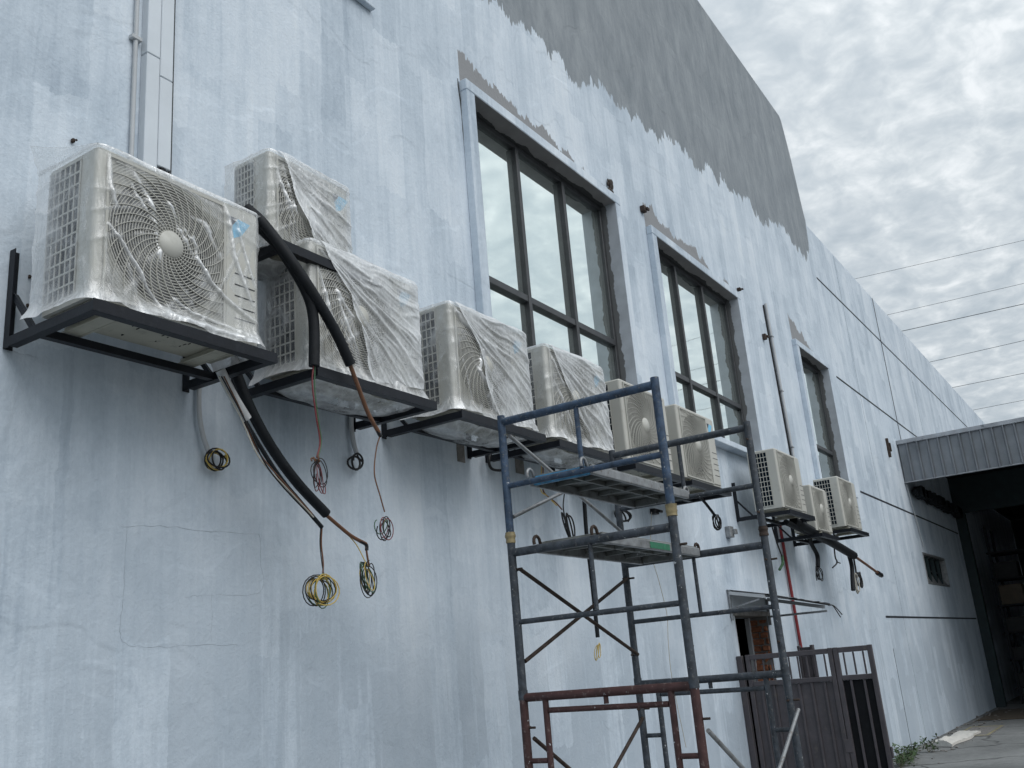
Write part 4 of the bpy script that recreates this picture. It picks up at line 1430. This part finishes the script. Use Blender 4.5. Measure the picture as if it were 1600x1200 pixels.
plank(2.585, -1.19, -1.545, 'upper scaffold plank with a blue painted end', 'blue')
plank(2.240, -1.195, -1.565, 'lower scaffold plank with green paint marks', 'green')

# ------------------------------------------------------------------ door awning
t = thing('door_awning', 'small broken sheet awning on a metal frame over the bricked doorway', 'awning', (9.93, 0, 2.0))
A0 = Vector((9.93, 0, 2.0))


def aw(name, a, b, r, m):
    MB().tube([Vector(a) - A0, Vector(b) - A0], r, 4, True, False).build(name, m, t)


aw('wall_post', (9.91, -.02, 1.98), (9.91, -.02, 2.28), .016, GALV)
aw('wall_post', (11.07, -.02, 1.93), (11.07, -.02, 2.22), .018, GALV)
aw('strut', (11.07, -.03, 2.022), (11.07, -.68, 2.02), .016, GALV)
aw('strut', (9.91, -.03, 2.10), (9.91, -.34, 2.165), .012, GALV)
aw('rafter', (11.07, -.03, 2.215), (11.07, -.66, 2.065), .026, CONDUIT)
aw('rafter', (9.91, -.03, 2.26), (9.91, -.40, 2.185), .024, CONDUIT)


def sheet(u, v):
    x = 9.89 + 1.22 * u
    L = .40 + .32 * u + .03 * math.sin(u * 19)
    y = -.005 - L * v
    return (x - 9.93, y, .293 - .045 * u + .0 - .215 * (y * -1) * 1.0 + .006 * math.sin(x * 28))


MB().grid(sheet, 40, 6, True).grid(lambda u, v: tuple(Vector(sheet(u, v)) + Vector((0, 0, .004))), 40, 6, True, True).build('roof_sheet', ZINC, t)
aw('front_edge', (9.90, -.40, 2.205), (11.10, -.71, 2.085), .012, WK)
for k, (dx, dz) in enumerate(((.05, -.12), (.13, -.09))):
    MB().tube(smooth_path([Vector((11.09, -.70, 2.08)) - A0, Vector((11.10 + dx * .5, -.74, 2.07)) - A0, Vector((11.12 + dx, -.79, 2.06 + dz)) - A0], 5), .006, 5).build('loose_wire', WK, t)

# ------------------------------------------------------------------ gate (square to the wall)
GX = 9.92
t = thing('metal_gate', 'brown steel gate with open pickets above ribbed panels, beside the doorway', 'gate', (GX, 0, 0))


def gb(name, y0, y1, z0, z1, x0=-.02, x1=.02, m=GATE, bev=.004):
    MB().bbox((x0, y0, z0), (x1, y1, z1), bev).build(name, m, t)


gb('wall_post', -.062, -.004, .0, 1.62, -.03, .03)
for a, b in ((-.095, -.985), (-.992, -1.365)):
    gb('top_rail', a - .046, b + .046, 1.572, 1.622)
    gb('middle_rail', a - .046, b + .046, 1.315, 1.36)
    gb('bottom_rail', a - .046, b + .046, .08, .13)
    gb('stile', a, a - .045, .06, 1.625)
    gb('stile', b, b + .045, .06, 1.625)
    n = int(round(abs(b - a) / .085))
    for k in range(1, n):
        yy = a + (b - a) * k / n
        gb('picket', yy - .008, yy + .008, 1.361, 1.571, -.008, .008)
    gb('panel', a - .046, b + .046, .131, 1.314, .004, .008, GATE if a > -.5 else DARK)
    m_ = int(round(abs(b - a) / .125))
    for k in range(1, m_):
        yy = a + (b - a) * k / m_
        gb('panel_rib', yy - .012, yy + .012, .132, 1.313, -.014, .0035)
gb('lock_plate', -.955, -1.03, .66, .78, -.028, -.021)
gb('latch', -1.385, -1.367, .60, .70, -.015, .015)
def onx(q, X):
    d = ray(*q)
    return CAM + d * ((X - CAM[0]) / d[0])


ya, yb_ = onx((1251, 1040), 11.4).y, onx((1271, 1040), 11.4).y
t = thing('folded_gate_leaf', 'narrow dark brown gate leaf standing behind the pickets', 'gate', (11.4, ya, 0))
MB().bbox((-.02, yb_ - ya, .05), (.02, -.032, 1.66)).build('panel', GATE, t)
MB().bbox((-.035, -.03, .0), (.035, .0, 1.68)).build('stile', GATE, t)
MB().bbox((-.035, yb_ - ya - .035, .0), (.035, yb_ - ya - .001, 1.68)).build('stile', GATE, t)

# ------------------------------------------------------------------ open shed at the far end
sh = thing('open_shed', 'open shed with grey corrugated fascia and dark interior against the far wall', 'shed', (20.7, 0, 0))
SO = Vector((20.7, 0, 0))
YS = -13.0
# corrugated fascia
prof = []
y = -.02
while y > YS:
    prof += [(y, 0), (y - .14, 0), (y - .158, -.05), (y - .182, -.05), (y - .20, 0)]
    y -= .20
vs, fs = [], []
for (yy, dx) in prof:
    vs += [(dx, yy, 4.735), (dx, yy, 5.52)]
for i in range(len(prof) - 1):
    a = 2 * i
    fs.append((a, a + 1, a + 3, a + 2))
mbf = MB().add(vs, fs)
mbf.add([(x + .006, y_, z_) for x, y_, z_ in vs], [tuple(reversed(q)) for q in fs])
mbf.build('fascia', FASC, sh)
MB().bbox((-.06, YS, 5.515), (.10, -.004, 5.60), .006).build('fascia_cap', ZINC, sh)
MB().bbox((-.045, YS, 4.715), (.03, -.004, 4.734), .004).build('fascia_trim', ZINC, sh)
MB().box((.101, YS, 5.50), (20.0, -.01, 5.54)).build('roof', SHEDK, sh)
MB().box((.03, YS - .1, 0), (20.0, YS - .001, 5.5)).build('side_wall', SHEDK, sh)
MB().box((17.9, YS, 0), (18.0, -.01, 5.49)).build('rear_wall', SHEDK, sh)
MB().bbox((5.62, -.22, 0), (5.85, -.004, 4.60), .006).build('post', SHED, sh)
MB().bbox((5.62, YS, 4.601), (5.80, -.004, 5.49), .006).build('lintel', SHED, sh)
tr = MB().bbox((.35, -.16, 4.50), (5.6, -.06, 4.62), .006)
rn = random.Random(2)
for k in range(40):
    x_ = rn.uniform(.4, 5.4)
    tr.bbox((x_, -.22, 4.44 + rn.uniform(0, .1)), (x_ + rn.uniform(.08, .25), -.055, 4.66 + rn.uniform(0, .06)), .01)
tr.build('wall_beam', SHEDK, sh)
MB().tube([(.03, -.02, 4.70), (.55, -.02, 3.45)], .012, 8).build('downpipe', CONDUIT, sh)
# storage rack and goods inside
rk = thing('storage_rack', 'dark steel storage rack just inside the shed opening', 'rack', (27.2, -.4, 0))
for x_ in (0, 1.2):
    for y_ in (-.05, -1.6, -3.2, -4.8):
        MB().bbox((x_, y_ - .06, 0), (x_ + .06, y_, 4.3)).build('upright', SHEDK, rk)
for z_ in (.35, 1.0, 1.65, 2.3, 2.95, 3.6):
    MB().bbox((.02, -4.86, z_), (1.24, .0, z_ + .04)).build('shelf', SHEDK, rk)
rn = random.Random(8)
for z_, row in ((.39, 'lowest shelf'), (1.04, 'second shelf'), (1.69, 'third shelf'), (2.34, 'fourth shelf'), (2.99, 'fifth shelf')):
    for k in range(7):
        y_ = -.10 - k * .66
        hh = rn.uniform(.25, .5)
        m_ = BOXD
        kind = 'dusty dark'
        if z_ == 2.34 and k < 3:
            m_, kind = BOXB, 'tan'
        if z_ == 1.04 and k == 3:
            m_, kind = BOXW, 'pale'
        if z_ == .39 and k == 1:
            m_, kind = BOXB, 'tan'
        o = MB().bbox((.06, y_ - .52, 0), (.06 + rn.uniform(.5, .9), y_, hh), .008).build('carton', m_, None, (27.2, -.4, z_ + .001))
        place = ('nearest the wall', 'second from the wall', 'third from the wall', 'fourth from the wall', 'fifth from the wall', 'sixth from the wall', 'farthest from the wall')[k]
        tag(o, '%s carton on the %s of the shed rack, %s' % (kind, row, place), 'carton', 'cartons on the shed rack')

# ------------------------------------------------------------------ ground details
def gp(x, y, z=0.0):
    d = ray(x, y)
    return CAM + d * ((z - CAM[2]) / d[2])


rn = random.Random(15)
p = gp(1490, 1158)


def sack(u, v):
    return (-1.05 + 2.3 * u + .2 * v, -.16 + .36 * v - .1 * u + .03 * math.sin(u * 9), .045 + .10 * (1 - u) * math.sin(math.pi * v) * (.6 + .5 * noise.noise(Vector((u * 6, v * 5, 3)))) + .02 * noise.noise(Vector((u * 15, v * 11, 1))))


mbk = MB().grid(sack, 36, 14, True)
mbk.grid(lambda u, v: (sack(u, v)[0], sack(u, v)[1], .008), 36, 14, True, True)
for uu in ((0, 'v'), (1, 'v'), (0, 'u'), (1, 'u')):
    n_ = 20
    vv = []
    for k in range(n_ + 1):
        q = sack(uu[0], k / n_) if uu[1] == 'v' else sack(k / n_, uu[0])
        vv += [q, (q[0], q[1], .008)]
    mbk.add(vv, [(2 * k, 2 * k + 1, 2 * k + 3, 2 * k + 2) for k in range(n_)], True)
tag(mbk.build('white_sack', CANV, None, p), 'crumpled white sack lying on the concrete by the wall foot', 'sack')
p = gp(1570, 1117)
tag(MB().bbox((-1.4, -.9, .006), (1.5, .35, .02), .003).build('cardboard_sheet', BOXB, None, p), 'flat tan cardboard sheet on the ground before the shed opening', 'cardboard')
p = gp(1530, 1143)
t = thing('drain_cover', 'concrete drain cover with worn yellow outline by the wall', 'drain cover', p)
MB().bbox((-1.0, -.30, .001), (1.0, .30, .014), .004).build('slab', MORTAR, t)
for a, b in (((-.95, -.28), (.95, -.25)), ((-.95, .25), (.95, .28)), ((-.95, -.245), (-.88, .245)), ((.88, -.245), (.95, .245))):
    MB().box((*a, .0145), (*b, .0165)).build('paint_line', YMARK, t)

# weeds along the wall foot
for k in range(13):
    bx = 12.5 + k * .33 + rn.uniform(-.1, .1)
    by = -.10 - rn.uniform(0, .28)
    s_ = rn.uniform(.8, 1.5)
    lf = MB()
    st = MB()
    for q in range(9):
        a = rn.uniform(0, 2 * math.pi)
        el = rn.uniform(.3, 1.2)
        L_ = rn.uniform(.10, .24) * s_
        tip = Vector((math.cos(a) * math.cos(el) * L_, math.sin(a) * math.cos(el) * L_, math.sin(el) * L_))
        tip.y = min(tip.y, .08)
        st.tube([(0, 0, 0), tip * .6 + Vector((0, 0, .02)), tip], [.003, .0025, .001], 4)
        for m_ in range(7):
            c0 = tip * rn.uniform(.35, 1.0) + Vector((rn.uniform(-.02, .02), rn.uniform(-.02, .01), rn.uniform(-.01, .03)))
            dv = Vector((rn.uniform(-1, 1), rn.uniform(-1, .5), rn.uniform(-.3, .7))).normalized() * rn.uniform(.04, .085) * s_
            sv = dv.cross(Vector((0, 0, 1))).normalized() * rn.uniform(.010, .018) * s_
            lf.add([c0, c0 + dv * .5 + sv, c0 + dv - Vector((0, 0, .012)), c0 + dv * .5 - sv], [(0, 1, 2, 3)])
    t = thing('weed_plant', 'low leafy weed in the green row growing along the wall foot beyond the gate', 'weed', (bx, by, 0), 'weeds along the wall foot')
    lf.build('leaves', LEAF, t)
    st.build('stems', STEMM, t)

rd = random.Random(31)
db = MB()
for k in range(170):
    x_ = rd.uniform(12.0, 26.0)
    y_ = -.03 - abs(rd.gauss(0, .35))
    q = rd.uniform(.008, .035)
    m0 = len(db.v)
    db.bbox((x_ - q, y_ - q * .8, .0), (x_ + q, y_ + q * .8, q * rd.uniform(.5, 1.1)), q * .4)
    for i_ in range(m0, len(db.v)):
        v_ = db.v[i_]
        db.v[i_] = (v_[0] + rd.uniform(-.3, .3) * q, v_[1] + rd.uniform(-.3, .3) * q, max(.0005, v_[2] + rd.uniform(-.2, .2) * q))
tag(db.build('rubble', MORTAR), 'loose grey rubble crumbs scattered along the wall foot', 'rubble', kind='stuff')

# ------------------------------------------------------------------ power lines
for k, (a, b, r_, lb) in enumerate((((1338, 435), (1600, 376), .010, 'topmost power line above the far parapet'), ((1390, 491), (1600, 443), .010, 'second power line from the top behind the parapet'),
                                   ((1410, 517), (1600, 475), .017, 'thicker dark power line, third from the top'), ((1455, 565), (1600, 532), .012, 'fourth power line from the top behind the parapet'),
                                   ((1490, 605), (1600, 583), .012, 'fifth power line from the top behind the parapet'), ((1523, 640), (1600, 625), .010, 'lowest power line, just above the shed fascia'))):
    A, B = onx(a, 52.0), onx(b, 52.0)
    dv = (B - A) / (B - A).length
    pts = []
    for i in range(41):
        s_ = -30 + 80 * i / 40
        pt = A + dv * s_
        pts.append((pt.x, pt.y, pt.z + .0004 * (s_ ** 2) - .0004 * 16))
    o = MB().tube([Vector(q) - A for q in pts], r_, 5).build('power_line', WLINE, None, A)
    tag(o, lb, 'power line', 'overhead power lines behind the warehouse')
